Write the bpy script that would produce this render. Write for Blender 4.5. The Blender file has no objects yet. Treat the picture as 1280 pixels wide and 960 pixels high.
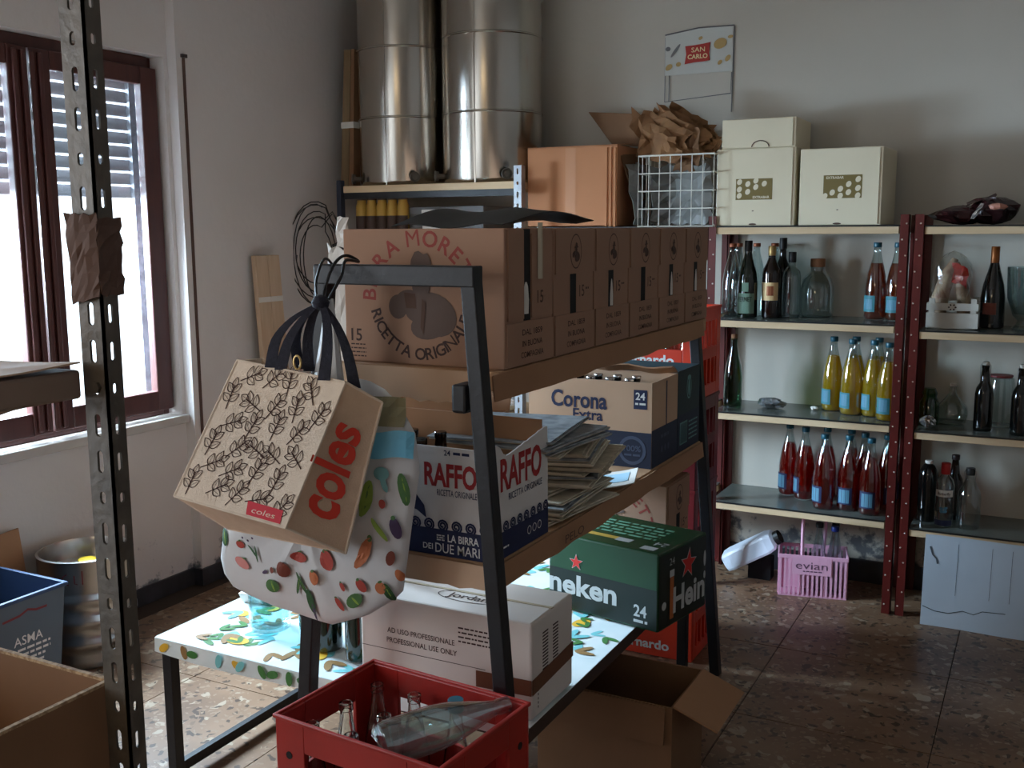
import bpy, bmesh, math, random
from mathutils import Vector, Matrix
from math import sin, cos, pi, radians
random.seed(7)
S = bpy.context.scene
COL = S.collection
V = Vector

# ------------------------------------------------------------------ camera
cam_data = bpy.data.cameras.new('camera')
cam_data.sensor_width = 36.0
cam_data.lens = 36.0 * 1286.0 / 1280.0
cam_data.clip_start = 0.05
cam = bpy.data.objects.new('camera', cam_data)
COL.objects.link(cam)
_y, _p, _r = radians(27.63), radians(8.53), radians(-0.33)
_fw = V((-sin(_y) * cos(_p), cos(_y) * cos(_p), -sin(_p)))
_rt = V((cos(_y), sin(_y), 0)); _up = _rt.cross(_fw)
_r2 = _rt * cos(_r) + _up * sin(_r); _u2 = _up * cos(_r) - _rt * sin(_r)
cam.matrix_world = Matrix(((_r2.x, _u2.x, -_fw.x, 0), (_r2.y, _u2.y, -_fw.y, 0), (_r2.z, _u2.z, -_fw.z, 1.55), (0, 0, 0, 1)))
S.camera = cam

# ------------------------------------------------------------------ light
w = bpy.data.worlds.new('sky'); S.world = w; w.use_nodes = True
bg = w.node_tree.nodes['Background']
bg.inputs['Color'].default_value = (0.86, 0.93, 1.0, 1); bg.inputs['Strength'].default_value = 3.0

def area(name, loc, rot, sx, sy, power, col, portal=False):
    d = bpy.data.lights.new(name, 'AREA'); d.shape = 'RECTANGLE'; d.size = sx; d.size_y = sy
    d.energy = power; d.color = col
    if portal: d.cycles.is_portal = True
    o = bpy.data.objects.new(name, d); COL.objects.link(o); o.location = loc; o.rotation_euler = rot
    return o
# daylight falling in through the open lower part of the window
area('window_daylight', (-4.5, 2.35, 2.1), (0, radians(-62), 0), 2.0, 2.6, 2100.0, (0.66, 0.83, 1.0))
# added fill, placed in an assumed second window of the same wall, out of view
area('unseen_window_fill', (-3.58, -0.45, 1.50), (0, radians(-90), 0), 1.45, 1.20, 26.0, (0.86, 0.93, 1.0))
area('warm_rear_fill', (-1.3, -2.2, 2.25), (radians(40), 0, 0), 1.0, 0.6, 15.0, (1.0, 0.78, 0.48))  # warm fill added behind the camera, in a made-up unseen corridor
S.view_settings.view_transform = 'Standard'; S.view_settings.look = 'None'
S.view_settings.gamma = 1.0; S.view_settings.use_curve_mapping = False
S.view_settings.exposure = 0.27
S.cycles.transparent_max_bounces = 32

# ------------------------------------------------------------------ materials
def lin(c):
    return tuple(((x / 255.0) / 12.92 if x / 255.0 <= 0.04045 else ((x / 255.0 + 0.055) / 1.055) ** 2.4) for x in c)
MATS = {}
def mat(name, col, rough=0.6, metal=0.0, col2=None, scale=8.0, amt=0.5, bump=0.0, bscale=60.0, spec=0.5, stretch=None, trans=0.0, alpha=1.0, detail=4.0):
    m = bpy.data.materials.new(name); m.use_nodes = True; nt = m.node_tree; N = nt.nodes; L = nt.links
    b = N['Principled BSDF']
    b.inputs['Roughness'].default_value = rough; b.inputs['Metallic'].default_value = metal
    b.inputs['Specular IOR Level'].default_value = spec
    b.inputs['Base Color'].default_value = (*lin(col), 1)
    tc = None
    if col2 is not None or bump:
        tc = N.new('ShaderNodeTexCoord'); mp = N.new('ShaderNodeMapping'); L.new(tc.outputs['Object'], mp.inputs['Vector'])
        if stretch: mp.inputs['Scale'].default_value = stretch
    if col2 is not None:
        n = N.new('ShaderNodeTexNoise'); n.inputs['Scale'].default_value = scale; n.inputs['Detail'].default_value = detail
        r = N.new('ShaderNodeValToRGB'); r.color_ramp.elements[0].position = 0.5 - 0.5 * (1 - amt) * 0.6; r.color_ramp.elements[1].position = 0.5 + 0.5 * (1 - amt) * 0.6 + 0.02
        r.color_ramp.elements[0].color = (*lin(col), 1); r.color_ramp.elements[1].color = (*lin(col2), 1)
        L.new(mp.outputs['Vector'], n.inputs['Vector']); L.new(n.outputs['Fac'], r.inputs['Fac']); L.new(r.outputs['Color'], b.inputs['Base Color'])
    if bump:
        n2 = N.new('ShaderNodeTexNoise'); n2.inputs['Scale'].default_value = bscale; n2.inputs['Detail'].default_value = 5
        bp = N.new('ShaderNodeBump'); bp.inputs['Strength'].default_value = bump; bp.inputs['Distance'].default_value = 0.01
        L.new(mp.outputs['Vector'], n2.inputs['Vector']); L.new(n2.outputs['Fac'], bp.inputs['Height']); L.new(bp.outputs['Normal'], b.inputs['Normal'])
    MATS[name] = m
    return m
def glass(name, tint=(255, 255, 255), refl=0.75, rough=0.02, base=0.05, body=None, bodyamt=0.0):
    m = bpy.data.materials.new(name); m.use_nodes = True; nt = m.node_tree; N = nt.nodes; L = nt.links
    N.remove(N['Principled BSDF']); out = N['Material Output']
    t = N.new('ShaderNodeBsdfTransparent'); t.inputs['Color'].default_value = (*lin(tint), 1)
    g = N.new('ShaderNodeBsdfGlossy'); g.inputs['Roughness'].default_value = rough; g.inputs['Color'].default_value = (0.95, 0.98, 1, 1)
    lw = N.new('ShaderNodeLayerWeight'); lw.inputs['Blend'].default_value = 0.5
    pw = N.new('ShaderNodeMath'); pw.operation = 'POWER'; pw.inputs[1].default_value = 2.6
    ma = N.new('ShaderNodeMath'); ma.operation = 'MULTIPLY_ADD'; ma.inputs[1].default_value = refl; ma.inputs[2].default_value = base
    mx = N.new('ShaderNodeMixShader')
    L.new(lw.outputs['Facing'], pw.inputs[0]); L.new(pw.outputs[0], ma.inputs[0]); L.new(ma.outputs[0], mx.inputs['Fac'])
    src = t
    if body:
        d = N.new('ShaderNodeBsdfDiffuse'); d.inputs['Color'].default_value = (*lin(body), 1)
        tr = N.new('ShaderNodeBsdfTranslucent'); tr.inputs['Color'].default_value = (*lin(body), 1)
        a1 = N.new('ShaderNodeMixShader'); a1.inputs['Fac'].default_value = 0.5; L.new(d.outputs[0], a1.inputs[1]); L.new(tr.outputs[0], a1.inputs[2])
        a2 = N.new('ShaderNodeMixShader'); a2.inputs['Fac'].default_value = bodyamt; L.new(t.outputs[0], a2.inputs[1]); L.new(a1.outputs[0], a2.inputs[2]); src = a2
    L.new(src.outputs[0], mx.inputs[1]); L.new(g.outputs[0], mx.inputs[2]); L.new(mx.outputs[0], out.inputs['Surface'])
    MATS[name] = m
    return m

def real_glass(name, tint=(255, 255, 255)):
    m = bpy.data.materials.new(name); m.use_nodes = True; b = m.node_tree.nodes['Principled BSDF']
    b.inputs['Base Color'].default_value = (*lin(tint), 1); b.inputs['Roughness'].default_value = 0.0; b.inputs['IOR'].default_value = 1.46; b.inputs['Transmission Weight'].default_value = 1.0
    MATS[name] = m
real_glass('flint_glass', (248, 252, 252))
def hollow(pr, t=0.0032):
    return pr + [(max(r - t, 0.001), max(z, 0.007)) for r, z in reversed(pr)] + [(0.0005, 0.007)]
def wall_mat(name, col, col2, peel=False):
    m = mat(name, col, 0.9, 0, col2, 1.3, 0.15, 0.12, 35)
    nt = m.node_tree; N = nt.nodes; L = nt.links; b = N['Principled BSDF']
    src = b.inputs['Base Color'].links[0].from_socket
    ge = N.new('ShaderNodeNewGeometry'); sp = N.new('ShaderNodeSeparateXYZ'); L.new(ge.outputs['Position'], sp.inputs[0])
    # scuffed and peeling paint patches, denser near the floor
    mr = N.new('ShaderNodeMapRange'); mr.inputs['From Min'].default_value = 0.02; mr.inputs['From Max'].default_value = 0.55 if peel else 0.5
    mr.inputs['To Min'].default_value = 0.22 if peel else 0.08; mr.inputs['To Max'].default_value = -0.14
    L.new(sp.outputs['Z'], mr.inputs['Value'])
    n = N.new('ShaderNodeTexNoise'); n.inputs['Scale'].default_value = 5.0; n.inputs['Detail'].default_value = 9; n.inputs['Roughness'].default_value = 0.65
    L.new(ge.outputs['Position'], n.inputs['Vector'])
    ad = N.new('ShaderNodeMath'); ad.operation = 'ADD'; L.new(n.outputs['Fac'], ad.inputs[0]); L.new(mr.outputs[0], ad.inputs[1])
    rp = N.new('ShaderNodeValToRGB'); rp.color_ramp.elements[0].position = 0.60; rp.color_ramp.elements[1].position = 0.66; L.new(ad.outputs[0], rp.inputs['Fac'])
    mx = N.new('ShaderNodeMix'); mx.data_type = 'RGBA'; L.new(rp.outputs['Color'], mx.inputs[0]); L.new(src, mx.inputs[6]); mx.inputs[7].default_value = (*lin((98, 100, 104)), 1)
    L.new(mx.outputs[2], b.inputs['Base Color'])
    return m
wall_mat('plaster', (214, 207, 203), (201, 193, 188))
wall_mat('plaster_back', (208, 202, 190), (196, 190, 178), True)
mat('ceiling_paint', (205, 200, 194), 0.9)

def terrazzo():
    m = bpy.data.materials.new('terrazzo'); m.use_nodes = True; N = m.node_tree.nodes; L = m.node_tree.links; b = N['Principled BSDF']
    b.inputs['Roughness'].default_value = 0.36
    ge = N.new('ShaderNodeNewGeometry')
    mp = N.new('ShaderNodeMapping'); L.new(ge.outputs['Position'], mp.inputs['Vector'])
    nz = N.new('ShaderNodeTexNoise'); nz.inputs['Scale'].default_value = 14; nz.inputs['Detail'].default_value = 2; L.new(mp.outputs[0], nz.inputs['Vector'])
    av = N.new('ShaderNodeMix'); av.data_type = 'VECTOR'; av.inputs[0].default_value = 0.055
    L.new(mp.outputs[0], av.inputs[4]); L.new(nz.outputs['Color'], av.inputs[5])
    prev = None
    base = N.new('ShaderNodeTexNoise'); base.inputs['Scale'].default_value = 3.0; base.inputs['Detail'].default_value = 6; L.new(mp.outputs[0], base.inputs['Vector'])
    rb = N.new('ShaderNodeValToRGB'); rb.color_ramp.elements[0].color = (*lin((106, 80, 60)), 1); rb.color_ramp.elements[1].color = (*lin((138, 108, 83)), 1)
    rb.color_ramp.elements[0].position = 0.35; rb.color_ramp.elements[1].position = 0.65
    L.new(base.outputs['Fac'], rb.inputs['Fac']); prev = rb.outputs['Color']
    for sc, lo, hi, cc in ((46, 0.91, 0.93, (160, 142, 120)), (60, 0.12, 0.10, (76, 57, 43)), (95, 0.86, 0.89, (138, 113, 90))):
        vo = N.new('ShaderNodeTexVoronoi'); vo.inputs['Scale'].default_value = sc; L.new(av.outputs[1], vo.inputs['Vector'])
        sx = N.new('ShaderNodeSeparateColor'); L.new(vo.outputs['Color'], sx.inputs[0])
        rr = N.new('ShaderNodeMapRange'); rr.inputs['From Min'].default_value = lo; rr.inputs['From Max'].default_value = hi; L.new(sx.outputs[0], rr.inputs['Value'])
        mx = N.new('ShaderNodeMix'); mx.data_type = 'RGBA'; L.new(rr.outputs[0], mx.inputs[0]); L.new(prev, mx.inputs[6]); mx.inputs[7].default_value = (*lin(cc), 1); prev = mx.outputs[2]
    L.new(prev, b.inputs['Base Color'])
    MATS['terrazzo'] = m
terrazzo()
mat('grout', (62, 50, 42), 0.9)
mat('skirting', (38, 38, 42), 0.45, 0, (60, 60, 66), 12, 0.4)
mat('window_wood', (66, 32, 30), 0.38, 0, (84, 44, 38), 5, 0.3, 0, 60, 0.5, (1, 6, 1))
mat('shutter', (150, 148, 150), 0.5)
mat('reveal', (120, 122, 128), 0.85, 0, (150, 152, 158), 30, 0.6, 0.3, 60)
mat('marble', (196, 188, 180), 0.4, 0, (172, 164, 156), 6, 0.4)
mat('strap', (88, 66, 58), 0.9)
mat('darkplastic', (40, 26, 28), 0.45)
glass('pane', (240, 244, 246), 0.35, 0.02, 0.04)
mat('cardboard', (158, 116, 84), 0.85, 0, (170, 128, 95), 3, 0.3, 0.05, 120)
mat('cardboard_moretti', (158, 121, 98), 0.82, 0, (166, 129, 105), 3, 0.3)
mat('cardboard_orange', (182, 122, 82), 0.8, 0, (190, 131, 90), 2, 0.3)
mat('cardboard_dark', (122, 88, 60), 0.85, 0, (136, 99, 70), 4, 0.3)
mat('cardboard_edge', (198, 168, 132), 0.9, 0, (150, 118, 86), 160, 0.7)
mat('cardboard_pale', (196, 160, 130), 0.8, 0, (204, 170, 141), 3, 0.3)
mat('white_carton', (228, 216, 188), 0.7, 0, (218, 205, 176), 2.5, 0.3)
mat('jordan_white', (224, 216, 208), 0.7, 0, (212, 203, 196), 3, 0.3)
mat('print_red', (146, 56, 46), 0.7); mat('print_dark', (62, 40, 34), 0.75); mat('print_brown', (86, 60, 48), 0.8); mat('print_grey', (98, 80, 72), 0.8)
mat('black_void', (14, 12, 12), 0.8)
mat('black_paint', (15, 15, 19), 0.5, 0, (22, 22, 27), 25, 0.5, 0.1, 80)
mat('board_wood', (172, 132, 98), 0.8, 0, (186, 147, 112), 3, 0.2, 0.1, 60, 0.3, (1, 8, 8))
mat('pale_wood', (222, 196, 160), 0.7, 0, (206, 176, 138), 4, 0.2, 0.05, 60, 0.3, (1, 12, 12))
mat('shelf_top', (112, 118, 112), 0.22, 0, (88, 94, 90), 5, 0.3)
mat('shelf_rim', (28, 30, 30), 0.4)
mat('red_paint', (98, 24, 20), 0.42, 0, (80, 19, 17), 9, 0.3)
mat('pale_metal', (205, 190, 178), 0.35, 0.3)
mat('galv', (150, 152, 155), 0.45, 0.8); mat('navy_post', (34, 42, 58), 0.6)
mat('slotted_steel', (104, 95, 84), 0.5, 0.2, (82, 75, 66), 30, 0.4, 0.15, 90)
mat('steel', (196, 190, 182), 0.2, 1.0, (178, 172, 160), 2.2, 0.2, 0.03, 5, 0.5, (1, 1, 0.25))
mat('keg_steel', (186, 184, 182), 0.28, 1.0, (166, 163, 160), 9, 0.3, 0.08, 12)
mat('yellow_cap', (222, 186, 30), 0.5); mat('keg_red', (120, 40, 46), 0.6)
mat('bin_grey', (84, 98, 112), 0.5); mat('bin_blue', (40, 66, 104), 0.5); mat('print_white', (232, 232, 230), 0.7)
mat('crate_red', (170, 38, 30), 0.4, 0, (150, 32, 26), 6, 0.3)
mat('stack_red_lit', (226, 62, 30), 0.45, 0, (210, 54, 26), 4, 0.3)  # stacked crates' red as it looks lit, light put into the colour
mat('stack_red_shaded', (122, 28, 32), 0.45, 0, (104, 24, 28), 6, 0.3)  # darker copy of the stacked crates' red, shade put into the colour
glass('clear_glass', (220, 230, 230), 0.95, 0.02, 0.12)
glass('bright_glass', (232, 242, 242), 1.0, 0.05, 0.16)
glass('aqua_glass', (232, 250, 252), 0.8, 0.02, 0.06)
glass('green_glass', (120, 165, 130), 0.8, 0.02, 0.06)
glass('bottle_green', (70, 84, 20), 0.8, 0.02, 0.06)
glass('cello', (250, 250, 248), 0.6, 0.08, 0.12)
mat('dark_glass', (10, 12, 12), 0.08, 0, None, spec=0.7); mat('dark_green_glass', (12, 26, 18), 0.08, 0, None, spec=0.7); mat('brown_glass', (24, 12, 8), 0.08, 0, None, spec=0.7)
glass('yellow_juice', (255, 214, 60), 0.5, 0.05, 0.03, (236, 190, 40), 0.85)
glass('red_juice', (236, 40, 14), 0.6, 0.03, 0.04, (170, 22, 8), 0.42)
glass('amber_juice', (226, 120, 40), 0.6, 0.03, 0.04, (150, 66, 24), 0.5)
mat('teal_cap', (20, 84, 102), 0.35); mat('blue_cap', (24, 48, 130), 0.35); mat('label_blue', (86, 136, 160), 0.6); mat('label_teal', (50, 120, 130), 0.6)
mat('label_cream', (222, 190, 138), 0.65); mat('label_green', (120, 150, 130), 0.65); mat('cap_gold', (180, 150, 96), 0.35, 0.6)
mat('cap_rust', (150, 84, 56), 0.4, 0.4); mat('cap_red', (186, 30, 34), 0.4); mat('amber_foil', (150, 88, 40), 0.35, 0.5); mat('cork', (150, 104, 74), 0.9)
mat('evian_pink', (228, 170, 196), 0.45); mat('evian_text', (110, 74, 96), 0.6)
mat('white_plastic', (214, 222, 234), 0.4); mat('white_wire', (228, 226, 216), 0.4)
mat('navy_print', (26, 36, 74), 0.7); mat('corona_navy', (24, 34, 60), 0.6); mat('teal_navy', (30, 50, 56), 0.6); mat('faint_navy', (70, 80, 104), 0.7)
mat('raffo_red', (164, 32, 34), 0.65); mat('raffo_white', (222, 218, 214), 0.65)
mat('heineken_green', (14, 66, 34), 0.4, 0, (11, 55, 28), 4, 0.3); mat('heineken_dark', (7, 24, 18), 0.4); mat('star_red', (206, 36, 28), 0.5); mat('silver_print', (186, 190, 190), 0.5); mat('pale_green', (110, 170, 140), 0.6); mat('gold_print', (196, 162, 70), 0.55); mat('beer', (176, 92, 32), 0.5)
mat('newsprint', (228, 218, 198), 0.9, 0, (205, 195, 176), 40, 0.4, 0, 60, 0.2, (1, 1, 6)); mat('newsprint_dark', (204, 193, 170), 0.9, 0, (172, 162, 142), 50, 0.5); mat('newsprint_cool', (168, 174, 178), 0.8, 0, (120, 126, 130), 25, 0.5)
mat('blue_paper', (168, 206, 226), 0.6); mat('white_paper', (218, 214, 206), 0.75)
mat('canvas', (222, 204, 184), 0.9, 0, (212, 193, 172), 30, 0.3, 0.25, 300); mat('canvas_tan', (206, 178, 152), 0.9, 0, (196, 168, 142), 30, 0.3, 0.25, 300)
mat('leaf_ink', (58, 34, 28), 0.9); mat('coles_red', (214, 62, 44), 0.8); mat('webbing', (26, 26, 38), 0.85, 0, (38, 38, 52), 120, 0.5, 0.3, 300); mat('pink_red', (196, 50, 62), 0.8)
mat('poly_bag', (214, 214, 214), 0.45, 0, (200, 200, 202), 6, 0.3, 0.3, 18); mat('bag_sky', (110, 184, 214), 0.5); mat('bag_olive', (136, 130, 100), 0.6)
mat('veg_green', (72, 112, 62), 0.6); mat('veg_dkgreen', (44, 84, 46), 0.6); mat('veg_red', (168, 66, 56), 0.6); mat('veg_orange', (190, 112, 72), 0.6); mat('veg_pink', (204, 130, 124), 0.6); mat('veg_yellow', (222, 186, 96), 0.6); mat('veg_lime', (140, 170, 70), 0.6); mat('veg_teal', (110, 160, 160), 0.6); mat('veg_plum', (70, 52, 84), 0.6); mat('veg_brown', (120, 58, 44), 0.6)
mat('oilcloth', (228, 234, 234), 0.3, 0, (208, 222, 224), 7, 0.3); mat('cloth_teal', (120, 196, 200), 0.4); mat('cloth_yellow', (226, 178, 56), 0.4); mat('cloth_green', (66, 122, 60), 0.4); mat('cloth_brown', (150, 116, 72), 0.4)
mat('dark_board', (66, 46, 36), 0.6, 0, (54, 38, 30), 6, 0.3)
mat('black_cable', (26, 24, 24), 0.5); mat('kraft', (150, 108, 70), 0.8, 0, (122, 84, 52), 12, 0.4, 0.3, 30)
mat('wrap_paper', (152, 130, 114), 0.8, 0, (138, 116, 100), 12, 0.4); mat('kraft_wrap', (104, 78, 66), 0.8, 0, (88, 64, 54), 20, 0.4); mat('olive_label', (116, 98, 46), 0.6); mat('plaque_white', (208, 210, 204), 0.5); mat('logo_red', (178, 38, 28), 0.5); mat('logo_cream', (240, 224, 170), 0.5); mat('chip', (190, 160, 104), 0.7)
mat('jar_yellow', (190, 150, 66), 0.45); mat('jar_label', (70, 50, 40), 0.6); mat('grey_box', (120, 120, 122), 0.8); mat('grey_bag', (128, 128, 124), 0.5, 0, (104, 104, 100), 9, 0.3, 0.4, 20)
mat('black_film', (16, 16, 16), 0.5); mat('tan_tape', (190, 132, 92), 0.3); mat('brown_tape', (110, 72, 52), 0.35); mat('clear_tape', (196, 184, 160), 0.25)
mat('maroon_wrap', (58, 26, 26), 0.25, 0, (34, 16, 18), 14, 0.4, 0.5, 25); mat('foil', (205, 205, 205), 0.2, 0.8); mat('salmon', (190, 130, 110), 0.5)
mat('plank', (202, 176, 150), 0.75, 0, (186, 158, 130), 4, 0.2, 0.05, 60, 0.3, (10, 10, 0.8)); mat('brown_batten', (134, 112, 84), 0.8, 0, (118, 96, 70), 4, 0.3, 0, 60, 0.3, (10, 10, 0.8))
mat('crate_white', (206, 202, 192), 0.8); mat('cured', (178, 160, 132), 0.6, 0, (120, 76, 52), 16, 0.5); mat('ribbon_red', (196, 44, 34), 0.5); mat('swing_red', (120, 36, 40), 0.5)
mat('bluish_board', (196, 208, 220), 0.75, 0, (178, 192, 206), 3, 0.3); mat('crack', (70, 76, 84), 0.9)
mat('white_towel', (214, 210, 204), 0.85)

# ------------------------------------------------------------------ mesh helpers
class MB:
    def __init__(s): s.v = []; s.f = []
    def add(s, vs, fs):
        k = len(s.v); s.v += [tuple(p) for p in vs]; s.f += [tuple(i + k for i in f) for f in fs]; return s
    def box(s, x0, x1, y0, y1, z0, z1):
        return s.add([(x0, y0, z0), (x1, y0, z0), (x1, y1, z0), (x0, y1, z0), (x0, y0, z1), (x1, y0, z1), (x1, y1, z1), (x0, y1, z1)],
                     [(0, 3, 2, 1), (4, 5, 6, 7), (0, 1, 5, 4), (1, 2, 6, 5), (2, 3, 7, 6), (3, 0, 4, 7)])
    def hexa(s, p):   # 8 corners: bottom 4 then top 4
        return s.add(p, [(0, 3, 2, 1), (4, 5, 6, 7), (0, 1, 5, 4), (1, 2, 6, 5), (2, 3, 7, 6), (3, 0, 4, 7)])
    def bar(s, a, b, wx, wy, xd=(1, 0, 0)):   # rectangular bar between two points
        a, b = V(a), V(b); d = (b - a).normalized(); x = V(xd); x = (x - d * x.dot(d)).normalized(); y = d.cross(x)
        c = [(-wx / 2, -wy / 2), (wx / 2, -wy / 2), (wx / 2, wy / 2), (-wx / 2, wy / 2)]
        return s.hexa([a + x * i + y * j for i, j in c] + [b + x * i + y * j for i, j in c])
    def lathe(s, prof, n=24, c=(0, 0, 0), sx=1.0, sy=1.0):
        k = len(s.v); m = len(prof)
        for r, z in prof:
            for i in range(n):
                a = 2 * pi * i / n; s.v.append((c[0] + r * cos(a) * sx, c[1] + r * sin(a) * sy, c[2] + z))
        for j in range(m - 1):
            for i in range(n):
                i2 = (i + 1) % n; s.f.append((k + j * n + i, k + j * n + i2, k + (j + 1) * n + i2, k + (j + 1) * n + i))
        if prof[0][0] > 1e-5: s.f.append(tuple(k + i for i in range(n))[::-1])
        if prof[-1][0] > 1e-5: s.f.append(tuple(k + (m - 1) * n + i for i in range(n)))
        return s
    def tube(s, pts, r, n=6, closed=False):
        pts = [V(p) for p in pts]; k = len(s.v); m = len(pts); up = V((0, 0, 1)); prev = None
        for i, p in enumerate(pts):
            a = pts[(i - 1) % m] if (i > 0 or closed) else p; b = pts[(i + 1) % m] if (i < m - 1 or closed) else p
            d = (b - a).normalized()
            if prev is None: prev = d.orthogonal().normalized()
            x = (prev - d * prev.dot(d)).normalized(); y = d.cross(x); prev = x
            rr = r[i] if isinstance(r, (list, tuple)) else r
            for j in range(n):
                t = 2 * pi * j / n; s.v.append(tuple(p + x * rr * cos(t) + y * rr * sin(t)))
        for i in range(m if closed else m - 1):
            i2 = (i + 1) % m
            for j in range(n):
                j2 = (j + 1) % n; s.f.append((k + i * n + j, k + i * n + j2, k + i2 * n + j2, k + i2 * n + j))
        if not closed:
            s.f.append(tuple(k + j for j in range(n))[::-1]); s.f.append(tuple(k + (m - 1) * n + j for j in range(n)))
        return s
    def sheet(s, fn, nu, nv, th=0.001):    # fn(u,v)->Vector, thickened along z of local normal
        P = [[V(fn(i / nu, j / nv)) for j in range(nv + 1)] for i in range(nu + 1)]; k = len(s.v); Q = []
        for i in range(nu + 1):
            for j in range(nv + 1):
                du = P[min(i + 1, nu)][j] - P[max(i - 1, 0)][j]; dv = P[i][min(j + 1, nv)] - P[i][max(j - 1, 0)]
                nn = du.cross(dv); nn = nn.normalized() if nn.length > 1e-12 else V((0, 0, 1)); Q.append((P[i][j], P[i][j] - nn * th))
        for a, b in Q: s.v.append(tuple(a))
        for a, b in Q: s.v.append(tuple(b))
        W = nv + 1; T = (nu + 1) * W; idx = lambda i, j: k + i * W + j
        for i in range(nu):
            for j in range(nv):
                s.f.append((idx(i, j), idx(i + 1, j), idx(i + 1, j + 1), idx(i, j + 1)))
                s.f.append((T + idx(i, j), T + idx(i, j + 1), T + idx(i + 1, j + 1), T + idx(i + 1, j)))
        for i in range(nu):
            for j in (0, nv):
                q = (idx(i, j), idx(i + 1, j), T + idx(i + 1, j), T + idx(i, j)); s.f.append(q[::-1] if j == 0 else q)
        for j in range(nv):
            for i in (0, nu):
                q = (idx(i, j), idx(i, j + 1), T + idx(i, j + 1), T + idx(i, j)); s.f.append(q if i == 0 else q[::-1])
        return s
    def xf(s, M, k=0):
        for i in range(k, len(s.v)): s.v[i] = tuple(M @ V(s.v[i]))
        return s

def smooth(pts, n=6):
    pts = [V(p) for p in pts]; out = []
    for i in range(len(pts) - 1):
        P0, P1, P2, P3 = pts[max(i - 1, 0)], pts[i], pts[i + 1], pts[min(i + 2, len(pts) - 1)]
        for k in range(n):
            f_ = k / n; out.append(0.5 * ((2 * P1) + (P2 - P0) * f_ + (2 * P0 - 5 * P1 + 4 * P2 - P3) * f_ ** 2 + (3 * P1 - P0 - 3 * P2 + P3) * f_ ** 3))
    return out + [pts[-1]]
def tag(o, label=None, cat=None, group=None, kind=None):
    if label: o['label'] = label
    if cat: o['category'] = cat
    if group: o['group'] = group
    if kind: o['kind'] = kind
    return o
def obj(name, mb, m, parent=None, smooth=False, bevel=0.0, label=None, loc=None, rz=0.0):
    me = bpy.data.meshes.new(name); me.from_pydata(mb.v, [], mb.f); me.update()
    b = bmesh.new(); b.from_mesh(me); bmesh.ops.recalc_face_normals(b, faces=b.faces) if smooth != 'keep' else None
    b.to_mesh(me); b.free()
    if smooth and smooth != 'keep':
        for p in me.polygons: p.use_smooth = True
        me.set_sharp_from_angle(angle=radians(40)) if hasattr(me, 'set_sharp_from_angle') else None
    me.materials.append(MATS[m])
    o = bpy.data.objects.new(name, me); COL.objects.link(o)
    if parent is not None: o.parent = parent
    if loc is not None: o.location = loc
    o.rotation_euler[2] = rz
    if bevel:
        md = o.modifiers.new('bevel', 'BEVEL'); md.width = bevel; md.segments = 2; md.limit_method = 'ANGLE'; md.angle_limit = radians(50)
    if label: o['label'] = label
    return o
def thing(name, label, cat, loc=(0, 0, 0), rz=0.0, group=None):
    o = bpy.data.objects.new(name, None); o.empty_display_size = 0.05; COL.objects.link(o); o.location = loc; o.rotation_euler[2] = rz
    return tag(o, label, cat, group)
def clone(root, loc, rz=0.0, label=None, group=None):
    def cp(o, par):
        c = o.copy(); COL.objects.link(c); c.parent = par
        for ch in list(o.children): cp(ch, c)
        return c
    c = cp(root, None); c.location = loc; c.rotation_euler[2] = rz
    if label: c['label'] = label
    if group: c['group'] = group
    return c
def structure(name, mb, m, parent=None, label=None, **k):
    o = obj(name, mb, m, parent, **k)
    if parent is None: o['kind'] = 'structure'
    if label: o['label'] = label
    return o

# ---- flat printing on faces: a frame is (origin, u, v) -- unit vectors; off = lift above the surface
class FR:
    def __init__(s, o, u, v, off=0.0007): s.o = V(o); s.u = V(u).normalized(); s.v = V(v).normalized(); s.n = s.u.cross(s.v).normalized(); s.off = off
    def __call__(s, x, y): return s.o + s.u * x + s.v * y + s.n * s.off
class PATCH:    # bilinear patch, 0..1 coords
    def __init__(s, a, b, c, d, off=0.0015, sag=0.0): s.p = [V(q) for q in (a, b, c, d)]; s.off = off; s.sag = sag; s.n = (s.p[1] - s.p[0]).cross(s.p[3] - s.p[0]).normalized()
    def raw(s, x, y):
        a, b, c, d = s.p; return (a * (1 - x) + b * x) * (1 - y) + (d * (1 - x) + c * x) * y + s.n * (s.sag * 16 * x * (1 - x) * y * (1 - y) if 0 <= x <= 1 and 0 <= y <= 1 else 0)
    def __call__(s, x, y): return s.raw(x, y) + s.n * s.off
def poly(mb, pts, fr): mb.add([fr(*p) for p in pts], [tuple(range(len(pts)))])
def rect(mb, x0, x1, y0, y1, fr): poly(mb, [(x0, y0), (x1, y0), (x1, y1), (x0, y1)], fr)
def ell(mb, cx, cy, rx, ry, fr, rot=0.0, n=16, sub=None):
    poly(mb, [(cx + rx * cos(t) * cos(rot) - ry * sin(t) * sin(rot), cy + rx * cos(t) * sin(rot) + ry * sin(t) * cos(rot)) for t in [2 * pi * i / n for i in range(n)]], fr)
def stroke(mb, pts, wd, fr):
    k = len(mb.v); n = len(pts)
    for i, (x, y) in enumerate(pts):
        a = pts[max(i - 1, 0)]; b = pts[min(i + 1, n - 1)]; dx, dy = b[0] - a[0], b[1] - a[1]; l = math.hypot(dx, dy) or 1
        nx, ny = -dy / l * wd / 2, dx / l * wd / 2
        mb.v.append(tuple(fr(x + nx, y + ny))); mb.v.append(tuple(fr(x - nx, y - ny)))
    for i in range(n - 1): mb.f.append((k + 2 * i, k + 2 * i + 1, k + 2 * i + 3, k + 2 * i + 2))
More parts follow.
